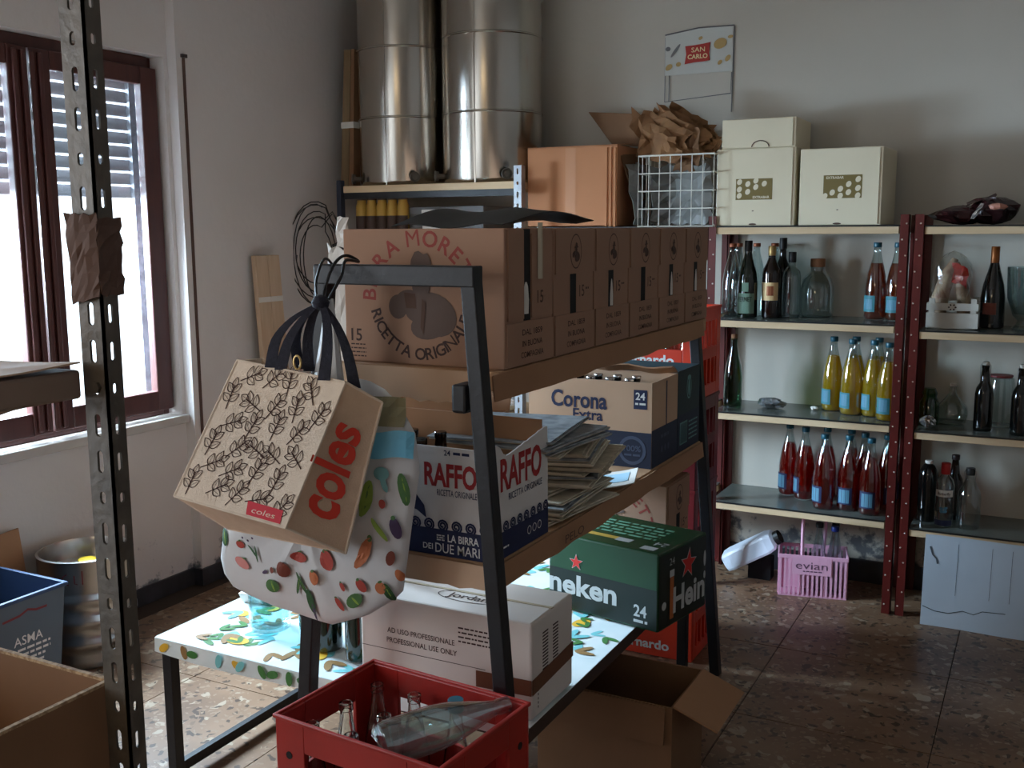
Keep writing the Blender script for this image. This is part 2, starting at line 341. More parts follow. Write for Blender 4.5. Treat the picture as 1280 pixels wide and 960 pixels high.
def ring(mb, cx, cy, rx, ry, wd, fr, n=24): 
    k = len(mb.v)
    for i in range(n):
        t = 2 * pi * i / n
        mb.v.append(tuple(fr(cx + rx * cos(t), cy + ry * sin(t)))); mb.v.append(tuple(fr(cx + (rx - wd) * cos(t), cy + (ry - wd) * sin(t))))
    for i in range(n): j = (i + 1) % n; mb.f.append((k + 2 * i, k + 2 * j, k + 2 * j + 1, k + 2 * i + 1))
def star(mb, cx, cy, r, fr, inner=0.4, rot=0.0):
    poly(mb, [(cx + (r if i % 2 == 0 else r * inner) * sin(rot + pi * i / 5), cy + (r if i % 2 == 0 else r * inner) * cos(rot + pi * i / 5)) for i in range(10)], fr)
_T = {}
def glyphs(s, bold):
    if (s, bold) not in _T:
        cu = bpy.data.curves.new('t', 'FONT'); cu.body = s; cu.resolution_u = 3; cu.offset = bold
        o = bpy.data.objects.new('t', cu); me = bpy.data.meshes.new_from_object(o)
        vs = [(p.co.x, p.co.y) for p in me.vertices]; fs = [tuple(p.vertices) for p in me.polygons]
        bpy.data.objects.remove(o); bpy.data.curves.remove(cu); bpy.data.meshes.remove(me); _T[(s, bold)] = (vs, fs)
    return _T[(s, bold)]
def text(mb, s, cx, cy, h, fr, wd=None, bold=0.0, rot=0.0, ref='H'):
    if any(c in 'MNW' for c in s): bold = min(bold, 0.006)
    vs, fs = glyphs(s, bold)
    x0 = min(p[0] for p in vs); x1 = max(p[0] for p in vs); y0 = min(p[1] for p in vs); y1 = max(p[1] for p in vs)
    rv, _ = glyphs(ref, bold); ry0 = min(p[1] for p in rv); ry1 = max(p[1] for p in rv)
    sy = h / (ry1 - ry0); sx = (wd / (x1 - x0)) if wd else sy
    mx, my = (x0 + x1) / 2, (ry0 + ry1) / 2; c, q = cos(rot), sin(rot)
    P = [((x - mx) * sx, (y - my) * sy) for x, y in vs]
    mb.add([fr(cx + a * c - b * q, cy + a * q + b * c) for a, b in P], fs)
def arc_text(mb, s, cx, cy, r, a0, a1, h, fr, bold=0.0, below=False):
    def wid(ch):
        if ch == ' ': return 0.32
        vs, _ = glyphs(ch, 0.0); return max(p[0] for p in vs) - min(p[0] for p in vs) + 0.13
    W = [wid(c) for c in s]; tot = sum(W) - (W[0] + W[-1]) / 2; acc = -W[0] / 2
    for ch, wc in zip(s, W):
        t = (acc + wc / 2) / tot; acc += wc
        if ch == ' ': continue
        a = a0 + (a1 - a0) * t
        text(mb, ch, cx + r * cos(a), cy + r * sin(a), h, fr, bold=0.0 if ch in 'MN' else bold, rot=(a - pi / 2) if not below else (a + pi / 2))
def scribble(mb, x0, x1, y, h, fr, seed=0):   # unreadable small print: a row of little dashes
    R = random.Random(seed); x = x0
    while x < x1:
        l = min(R.uniform(1.2, 4.0) * h, x1 - x); rect(mb, x, x + l, y - h / 2, y + h / 2, fr); x += l + h * 0.7

# ================================================================== SETTING
XL, YB = -3.30, 4.60
structure('floor', MB().box(-3.6, 2.7, -1.7, 4.9, -0.12, -0.004), 'grout', label='large terrazzo tiles with thin dark joints')
TS = 0.59
tm = None; fl = bpy.data.objects['floor']
for i in range(-6, 6):
    for j in range(-3, 8):
        x0, y0 = -0.23 + i * TS, 0.16 + j * TS
        if x0 < -3.5 or x0 > 2.5 or y0 > 4.6: continue
        if tm is None:
            o = obj('tile', MB().box(0.0018, TS - 0.0018, 0.0018, TS - 0.0018, -0.01, 0.0), 'terrazzo', fl, loc=(x0, y0, 0)); tm = o.data
        else:
            o = bpy.data.objects.new('tile', tm); COL.objects.link(o); o.parent = fl; o.location = (x0, y0, 0)
WY0, WY1, WZ0, WZ1 = 1.98, 3.225, 0.767, 2.262
wl = MB(); wl.box(-3.55, XL, -1.6, -1.07, 0, 3.0); wl.box(-3.55, XL, 0.17, WY0, 0, 3.0); wl.box(-3.55, XL, -1.07, 0.17, 0, WZ0); wl.box(-3.55, XL, -1.07, 0.17, WZ1, 3.0); wl.box(-3.55, XL, WY1, 4.75, 0, 3.0); wl.box(-3.55, XL, WY0, WY1, 0, WZ0); wl.box(-3.55, XL, WY0, WY1, WZ1, 3.0)  # one opening is an assumed, unseen window added for fill
wl.box(XL, -3.25, 3.245, YB, 0, 3.0)
structure('wall_left', wl, 'plaster', label='scuffed off-white plaster wall with the window')
structure('wall_back', MB().box(-3.55, 2.6, YB, YB + 0.15, 0, 3.0), 'plaster_back', label='off-white plaster wall behind the shelving, paint peeling at the foot')
structure('wall_right', MB().box(2.45, 2.6, -1.6, YB, 0, 3.0), 'plaster')
DX = -2.0
wf = MB(); wf.box(-3.55, DX, -1.75, -1.6, 0, 3.0); wf.box(DX + 1.4, 2.6, -1.75, -1.6, 0, 3.0); wf.box(DX, DX + 1.4, -1.75, -1.6, 2.2, 3.0)  # doorway opening is unseen, added to let the warm fill in
wf.box(DX - 0.15, DX, -3.2, -1.75, 0, 2.5); wf.box(DX + 1.4, DX + 1.55, -3.2, -1.75, 0, 2.5); wf.box(DX - 0.15, DX + 1.55, -3.35, -3.2, 0, 2.5); wf.box(DX - 0.15, DX + 1.55, -3.35, -1.75, 2.5, 2.6); wf.box(DX - 0.15, DX + 1.55, -3.35, -1.7, -0.12, -0.004)  # unseen corridor shell, added to keep sky light out of the doorway
structure('wall_front', wf, 'plaster')
structure('ceiling', MB().box(-3.55, 2.6, -1.75, 4.75, 3.0, 3.1), 'ceiling_paint')
bb = MB(); bb.box(XL, XL + 0.012, -1.6, 3.245, 0, 0.075); bb.box(XL, -3.238, 3.233, 3.245, 0, 0.075); bb.box(-3.25, -3.238, 3.245, YB, 0, 0.075)
structure('baseboard_left', bb, 'skirting', label='dark stone skirting along the window wall')
structure('baseboard_back', MB().box(-3.24, 2.45, YB - 0.012, YB, 0, 0.10), 'skirting', label='dark stone skirting behind the shelving')

# ---- window
win = bpy.data.objects.new('window_1', None); COL.objects.link(win); win.location = (-3.37, 2.60, WZ0)
tag(win, 'dark brown wooden window with two sashes in the left wall', None, None, 'structure')
def wob(name, mb, m, **k):
    mb.xf(Matrix.Translation((3.37, -2.60, -WZ0))); return obj(name, mb, m, k.pop('parent', win), **k)
f = MB(); f.box(-3.42, -3.376, WY0, WY0 + 0.045, WZ0, WZ1); f.box(-3.42, -3.376, WY1 - 0.03, WY1, WZ0, WZ1); f.box(-3.42, -3.376, WY0 + 0.045, WY1 - 0.03, WZ0, WZ0 + 0.03); f.box(-3.42, -3.362, WY0 + 0.045, WY1 - 0.03, WZ1 - 0.046, WZ1)
wob('window_frame', f, 'window_wood', bevel=0.004)
for (a, b) in ((2.025, 2.605), (2.615, 3.215)):
    g = MB(); z0, z1 = WZ0 + 0.028, 2.215
    g.box(-3.375, -3.335, a, a + 0.085, z0, z1); g.box(-3.375, -3.335, b - 0.085, b, z0, z1); g.box(-3.374, -3.336, a + 0.085, b - 0.085, z0, z0 + 0.085); g.box(-3.374, -3.336, a + 0.085, b - 0.085, z1 - 0.07, z1)
    s_ = wob('sash', g, 'window_wood', bevel=0.005)
    pm = MB().box(-3.358, -3.354, a + 0.08, b - 0.08, z0 + 0.08, z1 - 0.065); pm.xf(Matrix.Translation((3.37, -2.60, -WZ0))); obj('pane', pm, 'pane', s_, label='dusty glass pane')
g = MB()
for k in range(4): g.box(-3.334, -3.322, 2.535 + k * 0.036, 2.555 + k * 0.036, WZ0 + 0.04, 2.20)
wob('astragal', g, 'window_wood', bevel=0.004)
rv = MB(); rv.box(-3.548, -3.42, WY1 - 0.012, WY1 + 0.0, WZ0, WZ1); rv.box(-3.50, -3.455, WY1 - 0.05, WY1 - 0.012, WZ0, WZ1)
wob('shutter_rail', rv, 'reveal', label='rough grey outer reveal with the shutter guide rail')
structure('trim_1', MB().box(-3.36, -3.27, WY0 - 0.02, WY1 + 0.012, WZ0 - 0.035, WZ0 + 0.002), 'marble', label='pale stone window sill with worn front edge', bevel=0.004)
sh = thing('roller_shutter', 'grey roller shutter half lowered outside the window', 'shutter', (-3.478, 2.60, 1.69))
slat = MB()
prof = [(0.0, 0.0), (-0.005, 0.012), (-0.007, 0.025), (-0.005, 0.038), (0.0, 0.050)]
def slatf(u, v):
    t = u * 4; i = min(int(t), 3); q = t - i; x = prof[i][0] * (1 - q) + prof[i + 1][0] * q; z = prof[i][1] * (1 - q) + prof[i + 1][1] * q
    return (x, -0.605 + 1.19 * v, z)
slat.sheet(slatf, 8, 1, 0.006)
so = obj('slat', slat, 'shutter', sh, smooth=True)
for k in range(1, 10):
    c = so.copy(); COL.objects.link(c); c.location = (0, 0, k * 0.0555)
st = thing('shutter_strap', 'brown roller shutter strap running down the wall to a dark winder', 'strap', (-3.25, 3.285, 0.5))
obj('strap', MB().box(0.001, 0.003, -0.008, 0.008, 0.10, 1.765), 'strap', st)
obj('winder', MB().box(0, 0.012, -0.016, 0.016, -0.06, 0.11), 'darkplastic', st, bevel=0.003)
obj('guide', MB().box(0, 0.012, -0.014, 0.014, 1.762, 1.776), 'darkplastic', st)

# ================================================================== STEEL RACK WITH THE MORETTI BOXES
# near frame at Y=1.82, far frame at Y=3.34; legs splay outwards to the floor
rk = thing('display_rack', 'black painted steel rack with cardboard-lined wooden shelves in the room centre', 'rack', (-1.27, 2.58, 0))
def rl(mb): return mb.xf(Matrix.Translation((1.27, -2.58, 0)))
def legline(xt, zt, xb, y, name='leg'):
    m = MB().bar((xb, y, 0.0), (xt, y, zt), 0.034, 0.036); obj(name, rl(m), 'black_paint', rk, bevel=0.003)
NR = lambda z: -0.931 - 0.0785 * z; NL = lambda z: -1.548 + 0.0933 * z; FRX = lambda z: -0.960 - 0.083 * z; FLX = lambda z: -1.575 + 0.0933 * z
legline(NR(1.47), 1.47, NR(0), 1.82); legline(NL(1.47), 1.47, NL(0), 1.82)
legline(FRX(1.235), 1.235, FRX(0), 3.365); legline(FLX(1.235), 1.235, FLX(0), 3.365)
m = MB().box(NL(1.47) - 0.02, NR(1.47) + 0.018, 1.80, 1.84, 1.435, 1.478); obj('top_rail', rl(m), 'black_paint', rk, bevel=0.003)
for z in (1.175,):
    m = MB().box(-1.085, -1.05, 1.80, 1.86, z, z + 0.06); obj('corner_gusset', rl(m), 'black_paint', rk, bevel=0.006)
def ragged_board(x0, x1, y0, y1, z0, z1, nm='shelf', seed=1):
    obj(nm, rl(MB().box(x0, x1, y0, y1, z0, z1)), 'board_wood', rk, bevel=0.003)
ragged_board(-1.455, -1.028, 1.905, 3.385, 1.208, 1.25)
ragged_board(-1.478, -1.012, 1.855, 3.30, 0.798, 0.843)
def liner(x0, x1, y0, ztop, drop, seed, vertical=True, y1=None):
    R = random.Random(seed); n = 16; ds = [drop * R.uniform(0.9, 1.04) for _ in range(n + 1)]
    def fn(u, v):
        i = min(int(u * n), n - 1); q = u * n - i; d = ds[i] * (1 - q) + ds[i + 1] * q
        if y1 is None: return (x0 + (x1 - x0) * u, y0 - 0.004 - 0.006 * v, ztop - d * v)
        return (x0 + 0.006 + 0.006 * v, y0 + (y1 - y0) * u, ztop - d * v)
    return MB().sheet(fn, n, 3, 0.003)
obj('liner_flap', rl(liner(-1.455, -1.075, 1.900, 1.249, 0.070, 3)), 'cardboard_pale', rk, label='torn cardboard liner hanging over the shelf end')
obj('liner_flap', rl(liner(-1.028, 0, 1.86, 1.249, 0.056, 5, True, 3.32)), 'cardboard', rk)
obj('liner_flap', rl(liner(-1.475, -1.0, 1.843, 0.842, 0.055, 8)), 'cardboard_pale', rk)
m2 = liner(-1.012, 0, 1.87, 0.842, 0.052, 9, True, 3.29)
lf = obj('liner_flap', rl(m2), 'cardboard', rk)
pn = MB(); frp = FR((-0.994 + 1.27, 2.13 - 2.58, 0.80), (0, 1, 0), (0, 0, 1), 0.003); text(pn, 'PELO', 0.09, 0.016, 0.020, frp, wd=0.11); obj('handwriting', pn, 'print_brown', lf, label='red-brown handwritten word')

# ---- the six Moretti cartons on the top shelf
def man(mb_d, mb_m, cx, cy, s, fr):      # plain bust silhouette with a hat and a raised mug
    cnt = [0]
    def lift(): cnt[0] += 1; return FR(fr.o, fr.u, fr.v, fr.off + 0.0002 * cnt[0])
    E_ = lambda m, a, b, ra, rb, r=0.0: ell(m, cx + a * s, cy + b * s, ra * s, rb * s, lift(), r, 20)
    E_(mb_d, -.50, -.14, .20, .22); E_(mb_d, -.28, .0, .26, .17, .1); E_(mb_d, .24, -.26, .50, .38, -.35); E_(mb_d, .18, -.44, .42, .26, .25); E_(mb_d, -.12, -.20, .22, .20)
    E_(mb_d, .0, .26, .19, .24); E_(mb_d, .0, .47, .38, .07, .05)
    poly(mb_d, [(cx + a * s, cy + b * s) for a, b in ((-.23, .48), (-.20, .70), (-.12, .84), (-.04, .86), (.06, .80), (.14, .82), (.21, .70), (.24, .48))], lift())
    poly(mb_m, [(cx + a * s, cy + b * s) for a, b in ((-.36, .12), (-.12, .10), (-.10, -.16), (-.32, -.16))], lift())
    poly(mb_m, [(cx + a * s, cy + b * s) for a, b in ((.02, .02), (.10, -.06), (.04, -.62), (-.02, -.5))], lift())
def moretti(loc, label, first=False, full_front=False, w=0.42, d=0.225, h=0.303, group='beer cartons on the top shelf', rz=0):
    t = thing('beer_carton', label, 'carton', loc, rz, group)
    obj('body', MB().box(-w / 2, w / 2, 0.001, d - 0.002, 0, h), 'cardboard_moretti', t, bevel=0.003)
    fx = FR((w / 2, 0, 0), (0, 1, 0), (0, 0, 1)); X = w / 2
    if first:
        obj('side_flap', MB().box(X, X + 0.004, 0.012, 0.085, 0.105, h - 0.004), 'cardboard_moretti', t)
        obj('side_flap', MB().box(X, X + 0.004, 0.125, d - 0.01, 0.105, h - 0.012), 'cardboard_moretti', t)
        v = MB(); rect(v, 0.088, 0.122, 0.10, h - 0.002, fx); obj('handle_slot', v, 'black_void', t)
        p = MB(); p.lathe([(0.011, 0), (0.013, 0.03), (0.009, 0.06), (0.004, 0.07)], 8, (X + 0.001, 0.10, 0.115), 0.3, 1); obj('bottle_neck', p, 'white_paper', t, True)
        tp = MB().sheet(lambda u, q: (X + 0.006 + 0.006 * sin(u * 3), 0.150 + 0.020 * u, 0.19 + 0.125 * q), 3, 6, 0.0006); obj('tape', tp, 'clear_tape', t)
    else:
        obj('top_flap', MB().box(X, X + 0.004, 0.008, d - 0.008, 0.195, h - 0.003), 'cardboard_moretti', t)
        v = MB(); rect(v, 0.095, 0.130, 0.096, 0.193, fx); obj('handle_slot', v, 'black_void', t)
        if full_front:
            p = MB(); p.lathe([(0.010, 0), (0.010, 0.03), (0.005, 0.06), (0.002, 0.07)], 8, (X + 0.001, 0.117, 0.10), 0.2, 1); obj('bottle_neck', p, 'white_paper', t, True)
        e = MB(); fe = FR((X + 0.004, 0, 0), (0, 1, 0), (0, 0, 1)); ring(e, d / 2, 0.247, 0.034, 0.042, 0.003, fe); obj('oval_ring', e, 'print_brown', t)
        e = MB(); e2 = MB(); man(e, e2, d / 2, 0.243, 0.030, fe); obj('emblem', e, 'print_brown', t); obj('emblem', e2, 'print_grey', t)
    obj('bottom_flap', MB().box(X, X + 0.004, 0.006, d - 0.006, 0.004, 0.098), 'cardboard_moretti', t)
    p = MB(); fb = FR((X + 0.004, 0, 0), (0, 1, 0), (0, 0, 1))
    for s_, z in (('DAL 1859', 0.075), ('IN BUONA', 0.050), ('COMPAGNIA', 0.025)): text(p, s_, d * 0.52, z, 0.013, fb, wd=0.0125 * len(s_), bold=0.01)
    text(p, '15', 0.165, 0.150, 0.028, FR((X + (0.004 if first else 0), 0, 0), (0, 1, 0), (0, 0, 1)), bold=0.01); scribble(p, 0.188, 0.208, 0.155, 0.005, fx, 4)
    obj('lettering', p, 'print_brown', t)
    ff = FR((-w / 2, 0.001, 0), (1, 0, 0), (0, 0, 1)); cx, cy = 0.207, 0.147
    r = MB(); arc_text(r, 'BIRRA MORETTI', cx, cy, 0.136, radians(176), radians(4), 0.036, ff, 0.017); obj('lettering', r, 'print_red', t, label='red curved brand lettering')
    k = MB(); arc_text(k, 'RICETTA ORIGINALE', cx, cy, 0.122, radians(197), radians(340), 0.027, ff, 0.02, True); text(k, '15', 0.032, 0.062, 0.028, ff, bold=0.012)
    for i in range(4): scribble(k, 0.016, 0.058, 0.040 - 0.009 * i, 0.003, ff, i)
    obj('lettering', k, 'print_dark', t, label='dark curved lettering')
    a, b = MB(), MB(); man(a, b, cx + 0.004, cy, 0.125, ff); obj('portrait', a, 'print_grey', t, label='greyish bust of a man in a hat');  obj('mug_print', b, 'print_brown', t)
    return t
names = ['brown beer carton with open tape-mended side, nearest on the top rack shelf', 'brown beer carton, second from the near end of the top shelf row', 'brown beer carton, third from the near end of the top shelf row',
         'brown beer carton, fourth from the near end of the top shelf row', 'brown beer carton, fifth from the near end of the top shelf row', 'brown beer carton at the far end of the top shelf row']
for i in range(6):
    moretti((-1.24, 1.935 + i * 0.242, 1.2505), names[i], i == 0, i in (2, 4, 5), d=0.240)
def filmf(u, v):
    return (-1.40 + 0.30 * v, 2.06 + 0.52 * u, 1.558 + 0.034 * sin(pi * u) ** 1.2 + 0.006 * sin(9 * v + 4 * u) + 0.012 * u)
tag(obj('plastic_sheet', MB().sheet(filmf, 14, 6, 0.002), 'black_film', smooth=True), 'curled black plastic sheet lying on top of the beer cartons', 'plastic sheet')

CN = ['leftmost', 'second', 'third', 'fourth', 'fifth']; RN = ['front', 'second', 'third']
def gl(i, j, what): return what + ', ' + RN[j] + ' row, ' + CN[i] + (' from left' if i else '')
# ---- white paper tucked beside the first carton
pp = thing('paper_wrapper', 'crumpled white and black paper wrapper tucked beside the nearest beer carton', 'paper', (-1.47, 1.95, 1.25))
def crump(fn0, amp, seed, nu=6, nv=6):
    R = random.Random(seed); nz = [[V((R.uniform(-1, 1), R.uniform(-1, 1), R.uniform(-1, 1))) * amp for _ in range(nv + 1)] for _ in range(nu + 1)]
    return lambda u, v: V(fn0(u, v)) + nz[min(int(round(u * nu)), nu)][min(int(round(v * nv)), nv)]
obj('sheet', MB().sheet(crump(lambda u, v: (-0.035 + 0.055 * u, -0.01 * u, 0.20 + 0.07 * v - 0.02 * u), 0.006, 2, 4, 4), 4, 4, 0.002), 'white_towel', pp)
obj('sheet', MB().sheet(crump(lambda u, v: (-0.02 + 0.03 * u, 0.015, 0.26 + 0.07 * v), 0.005, 3, 3, 4), 3, 4, 0.002), 'white_towel', pp)
obj('sheet', MB().sheet(crump(lambda u, v: (-0.03 + 0.045 * u, 0.005, 0.0 + 0.20 * v), 0.006, 4, 4, 6), 4, 6, 0.002), 'white_towel', pp)
obj('dark_fold', MB().sheet(crump(lambda u, v: (-0.055 + 0.05 * u, 0.012, 0.16 + 0.05 * v - 0.02 * u), 0.004, 5, 4, 3), 4, 3, 0.002), 'black_film', pp)
obj('dark_fold', MB().sheet(crump(lambda u, v: (-0.06 + 0.05 * u, 0.018, 0.0 + 0.18 * v + 0.02 * u), 0.004, 6, 4, 5), 4, 5, 0.002), 'black_film', pp)

# ================================================================== BOTTLES (shared builder)
def interp(pr, z):
    for (r0, z0), (r1, z1) in zip(pr, pr[1:]):
        if z0 <= z <= z1: return r0 + (r1 - r0) * ((z - z0) / max(z1 - z0, 1e-6))
    return pr[-1][0]
def bottle(name, label, cat, prof, gm, loc, group=None, cap=None, liquid=None, labels=(), n=20, square=False, rz=0, glassname='glass'):
    t = thing(name, label, cat, loc, rz, group)
    P = [(r, z) for r, z in prof]; nn = n if not square else 4
    mb = MB()
    if square:
        mb.lathe(P, 4); mb.xf(Matrix.Rotation(pi / 4, 4, 'Z')); obj(glassname, mb, gm, t, bevel=0.006)
    else:
        mb.lathe([(0.0001, P[0][1])] + P, n); obj(glassname, mb, gm, t, True)
    if liquid:
        lm, fill = liquid; L = [(max(r - 0.003, 0.002), z + 0.003) for r, z in P if z < fill] + [(max(interp(P, fill) - 0.003, 0.002), fill)]
        obj('liquid', MB().lathe(L, n), lm, t, True)
    if cap:
        cm, cr, ch, cz = cap; obj('cap', MB().lathe([(cr * 0.96, cz), (cr, cz + 0.002), (cr, cz + ch - 0.002), (cr * 0.93, cz + ch)], 16), cm, t, True)
    for lm, z0, z1, a0, a1 in labels:
        k = MB(); m_ = 8
        def lf_(u, v):
            a = radians(a0 + (a1 - a0) * u); z = z0 + (z1 - z0) * v; r = interp(P, z) + 0.0008; return (r * cos(a), r * sin(a), z)
        k.sheet(lf_, m_, 3, 0.0004); obj('label', k, lm, t, True)
    return t
R_, H_ = 0.0440, 0.312
JUICE = [(0.036, 0.0), (0.041, 0.004), (R_, 0.015), (R_, 0.120), (0.0425, 0.148), (0.037, 0.185), (0.029, 0.220), (0.0205, 0.252), (0.0155, 0.275), (0.0145, 0.296), (0.016, 0.298), (0.016, 0.306)]
WINE = [(0.030, 0.0), (0.037, 0.003), (0.038, 0.015), (0.038, 0.185), (0.035, 0.205), (0.022, 0.230), (0.015, 0.250), (0.0135, 0.29), (0.0145, 0.292), (0.0145, 0.30)]
FERN = [(0.034, 0.0), (0.042, 0.003), (0.043, 0.02), (0.041, 0.15), (0.036, 0.19), (0.026, 0.225), (0.018, 0.255), (0.015, 0.275), (0.015, 0.30)]
SWING = [(0.030, 0.0), (0.0335, 0.004), (0.034, 0.012), (0.034, 0.145), (0.030, 0.168), (0.019, 0.188), (0.0155, 0.215), (0.013, 0.245), (0.0145, 0.248), (0.0145, 0.258)]
SODA = [(0.026, 0.0), (0.031, 0.003), (0.032, 0.012), (0.032, 0.12), (0.030, 0.15), (0.022, 0.20), (0.0145, 0.245), (0.0125, 0.268), (0.0150, 0.270), (0.0150, 0.285), (0.0125, 0.287)]
FLAT = [(0.026, 0.0), (0.033, 0.003), (0.034, 0.012), (0.034, 0.130), (0.030, 0.155), (0.016, 0.170), (0.0135, 0.18), (0.0135, 0.215)]

# ================================================================== REAR SHELVING (red posts)
def red_unit(name, label, xs, xe, zs, posts, ph=1.60):
    t = thing(name, label, 'shelving', ((xs + xe) / 2, 4.40, 0)); ox, oy = (xs + xe) / 2, 4.40
    L = lambda mb: mb.xf(Matrix.Translation((-ox, -oy, 0)))
    for (x, y, sgn) in posts:
        front = y < 4.4; m_ = MB(); yy = y
        if front: m_.box(x - 0.017, x + 0.017, yy, yy + 0.003, 0, ph); m_.box(x + (0.014 if sgn > 0 else -0.017), x + (0.017 if sgn > 0 else -0.014), yy, yy + 0.035, 0, ph)
        else: m_.box(x - 0.017, x + 0.017, yy, yy + 0.003, 0, ph); m_.box(x + (0.014 if sgn > 0 else -0.017), x + (0.017 if sgn > 0 else -0.014), yy - 0.035, yy, 0, ph)
        po = obj('post', L(m_), 'red_paint', t)
        if front:
            h = MB()
            for k in range(26):
                z = 0.04 + k * 0.061
                if z < ph - 0.01: h.lathe([(0.0034, 0), (0.0034, 0.002), (0.002, 0.003)], 8); kk = len(h.v) - 24; 
                if z < ph - 0.01:
                    M = Matrix.Translation((x + (0.007 if k % 2 else -0.007), yy, z)) @ Matrix.Rotation(pi / 2, 4, 'X'); h.xf(M, kk)
            obj('hole_dots', L(h), 'pale_metal', po)  # pale studs standing for post holes where light shows through
    for z in zs:
        obj('shelf', L(MB().box(xs + 0.004, xe - 0.004, 4.242, 4.572, z - 0.034, z - 0.005)), 'pale_wood', t, bevel=0.002)
        obj('liner_edge', L(MB().box(xs + 0.004, xe - 0.004, 4.2375, 4.240, z - 0.006, z + 0.0005)), 'shelf_rim', t)
        obj('shelf_liner', L(MB().box(xs + 0.004, xe - 0.004, 4.240, 4.574, z - 0.005, z)), 'shelf_top', t, label='glossy grey sheet covering the shelf')
    return t
BZ = (1.56, 1.174, 0.779, 0.385)
B2 = (1.558, 1.157, 0.762, 0.368)
red_unit('shelving_unit', 'red steel shelving unit with pale boards holding the yellow and red bottles', -1.255, -0.530, BZ, [(-1.270, 4.236, -1), (-0.513, 4.236, 1), (-1.270, 4.578, -1), (-0.513, 4.578, 1)])
red_unit('shelving_unit', 'red steel shelving unit at the right edge with swing-top bottles', -0.445, 0.42, B2, [(-0.462, 4.236, -1), (0.437, 4.236, 1), (-0.462, 4.578, -1), (0.437, 4.578, 1)])
red_unit('shelving_unit', 'red steel shelving unit behind the stacked crates under the tan box', -2.050, -1.300, BZ, [(-2.068, 4.236, -1), (-1.310, 4.578, 1), (-2.068, 4.578, -1)], 1.556)

G = 'juice bottles on the red shelving'
yb = [((-0.800, 4.475), 'yellow juice bottle with teal cap, leftmost of the front yellow ones'), ((-0.712, 4.405), 'yellow juice bottle with teal cap, second from left of the front yellow ones'),
      ((-0.625, 4.400), 'yellow juice bottle with teal cap, third from left of the front yellow ones'), ((-0.558, 4.330), 'yellow juice bottle with teal cap, touching the red post'),
      ((-0.715, 4.515), 'yellow juice bottle hidden behind the second front yellow bottle'), ((-0.622, 4.508), 'yellow juice bottle hidden behind the third front yellow bottle')]
proto = bottle('juice_bottle', 'x', 'bottle', JUICE, 'clear_glass', (-5, 0, 0), G, ('teal_cap', 0.0165, 0.020, 0.296), ('yellow_juice', 0.236), [('label_teal', 0.030, 0.095, 176, 250), ('label_blue', 0.040, 0.088, 190, 236)])
first = True
for (x, y), lb in yb:
    if first: proto.location = (x, y, 0.779); proto['label'] = lb; proto.rotation_euler[2] = radians(20); first = False
    else: clone(proto, (x, y, 0.7792), radians(random.uniform(5, 60)), lb)
rb = [((-0.977, 4.500), 'red juice bottle with teal cap, leftmost of the red ones', 10), ((-0.899, 4.450), 'red juice bottle glowing orange, second from left of the red ones', -10), ((-0.795, 4.330), 'red juice bottle with blue label, third from left in front', 10),
      ((-0.700, 4.350), 'dark red juice bottle with blue label, second from the red post in front', 40), ((-0.608, 4.322), 'dark red juice bottle with blue label, nearest the red post in front', 45), ((-0.815, 4.490), 'red juice bottle behind the third front red bottle', 30),
      ((-0.715, 4.495), 'red juice bottle in the back row, second from left there', 100), ((-0.650, 4.430), 'red juice bottle in the middle row between the two nearest the post', 120), ((-0.558, 4.425), 'red juice bottle in the back row, second from the red post', 90), ((-0.560, 4.517), 'red juice bottle in the back row against the red post', 80)]
proto = bottle('juice_bottle', 'x', 'bottle', JUICE, 'clear_glass', (-5, 0, 0), G, ('teal_cap', 0.0165, 0.020, 0.296), ('red_juice', 0.232), [('navy_print', 0.030, 0.100, 176, 262), ('label_blue', 0.036, 0.092, 190, 248)])
first = True
for (x, y), lb, a in rb:
    if first: proto.location = (x, y, 0.3852); proto['label'] = lb; proto.rotation_euler[2] = radians(a); first = False
    else: clone(proto, (x, y, 0.3852), radians(a), lb)
proto = bottle('juice_bottle', 'amber juice bottle with teal cap and label on the upper shelf', 'bottle', JUICE, 'clear_glass', (-0.640, 4.46, 1.1742), G, ('teal_cap', 0.0165, 0.020, 0.296), ('amber_juice', 0.232), [('label_teal', 0.034, 0.100, 195, 275), ('label_blue', 0.045, 0.085, 205, 262)])
clone(proto, (-0.556, 4.44, 1.1742), radians(20), 'amber juice bottle half hidden by the red post on the upper shelf')
# upper left of the unit
GS = 'spirit bottles on the upper red shelf'
CZ = 1.1742
c0 = bottle('water_bottle', 'clear ribbed glass bottle with rusty cap, leftmost on the upper shelf', 'bottle', JUICE, 'clear_glass', (-1.222, 4.39, CZ), GS, ('cap_rust', 0.0165, 0.016, 0.296))
clone(c0, (-1.222, 4.485, CZ), 0, 'clear glass bottle with rusty cap behind the leftmost one'); clone(c0, (-1.150, 4.510, CZ), 0, 'clear glass bottle with rusty cap behind the dark green liqueur')
clone(c0, (-1.075, 4.525, CZ), 0, 'clear glass bottle with rusty cap behind and between the two dark liqueurs')
b_ = bottle('liqueur_bottle', 'dark green liqueur bottle with round emblem and pale green label', 'bottle', FERN, 'dark_green_glass', (-1.143, 4.345, CZ), GS, ('black_film', 0.0165, 0.045, 0.280), None, [('label_green', 0.02, 0.105, 215, 325), ('label_green', 0.112, 0.150, 250, 290)])
p = MB()
class CYL:
    def __init__(s, r, a0): s.r = r; s.a0 = a0
    def __call__(s, x, y): a = s.a0 + x / s.r; return V((s.r * cos(a), s.r * sin(a), y))
text(p, 'FERNET', 0, 0.080, 0.020, CYL(0.0438, radians(270)), wd=0.062, bold=0.02); obj('lettering', p, 'heineken_dark', b_)
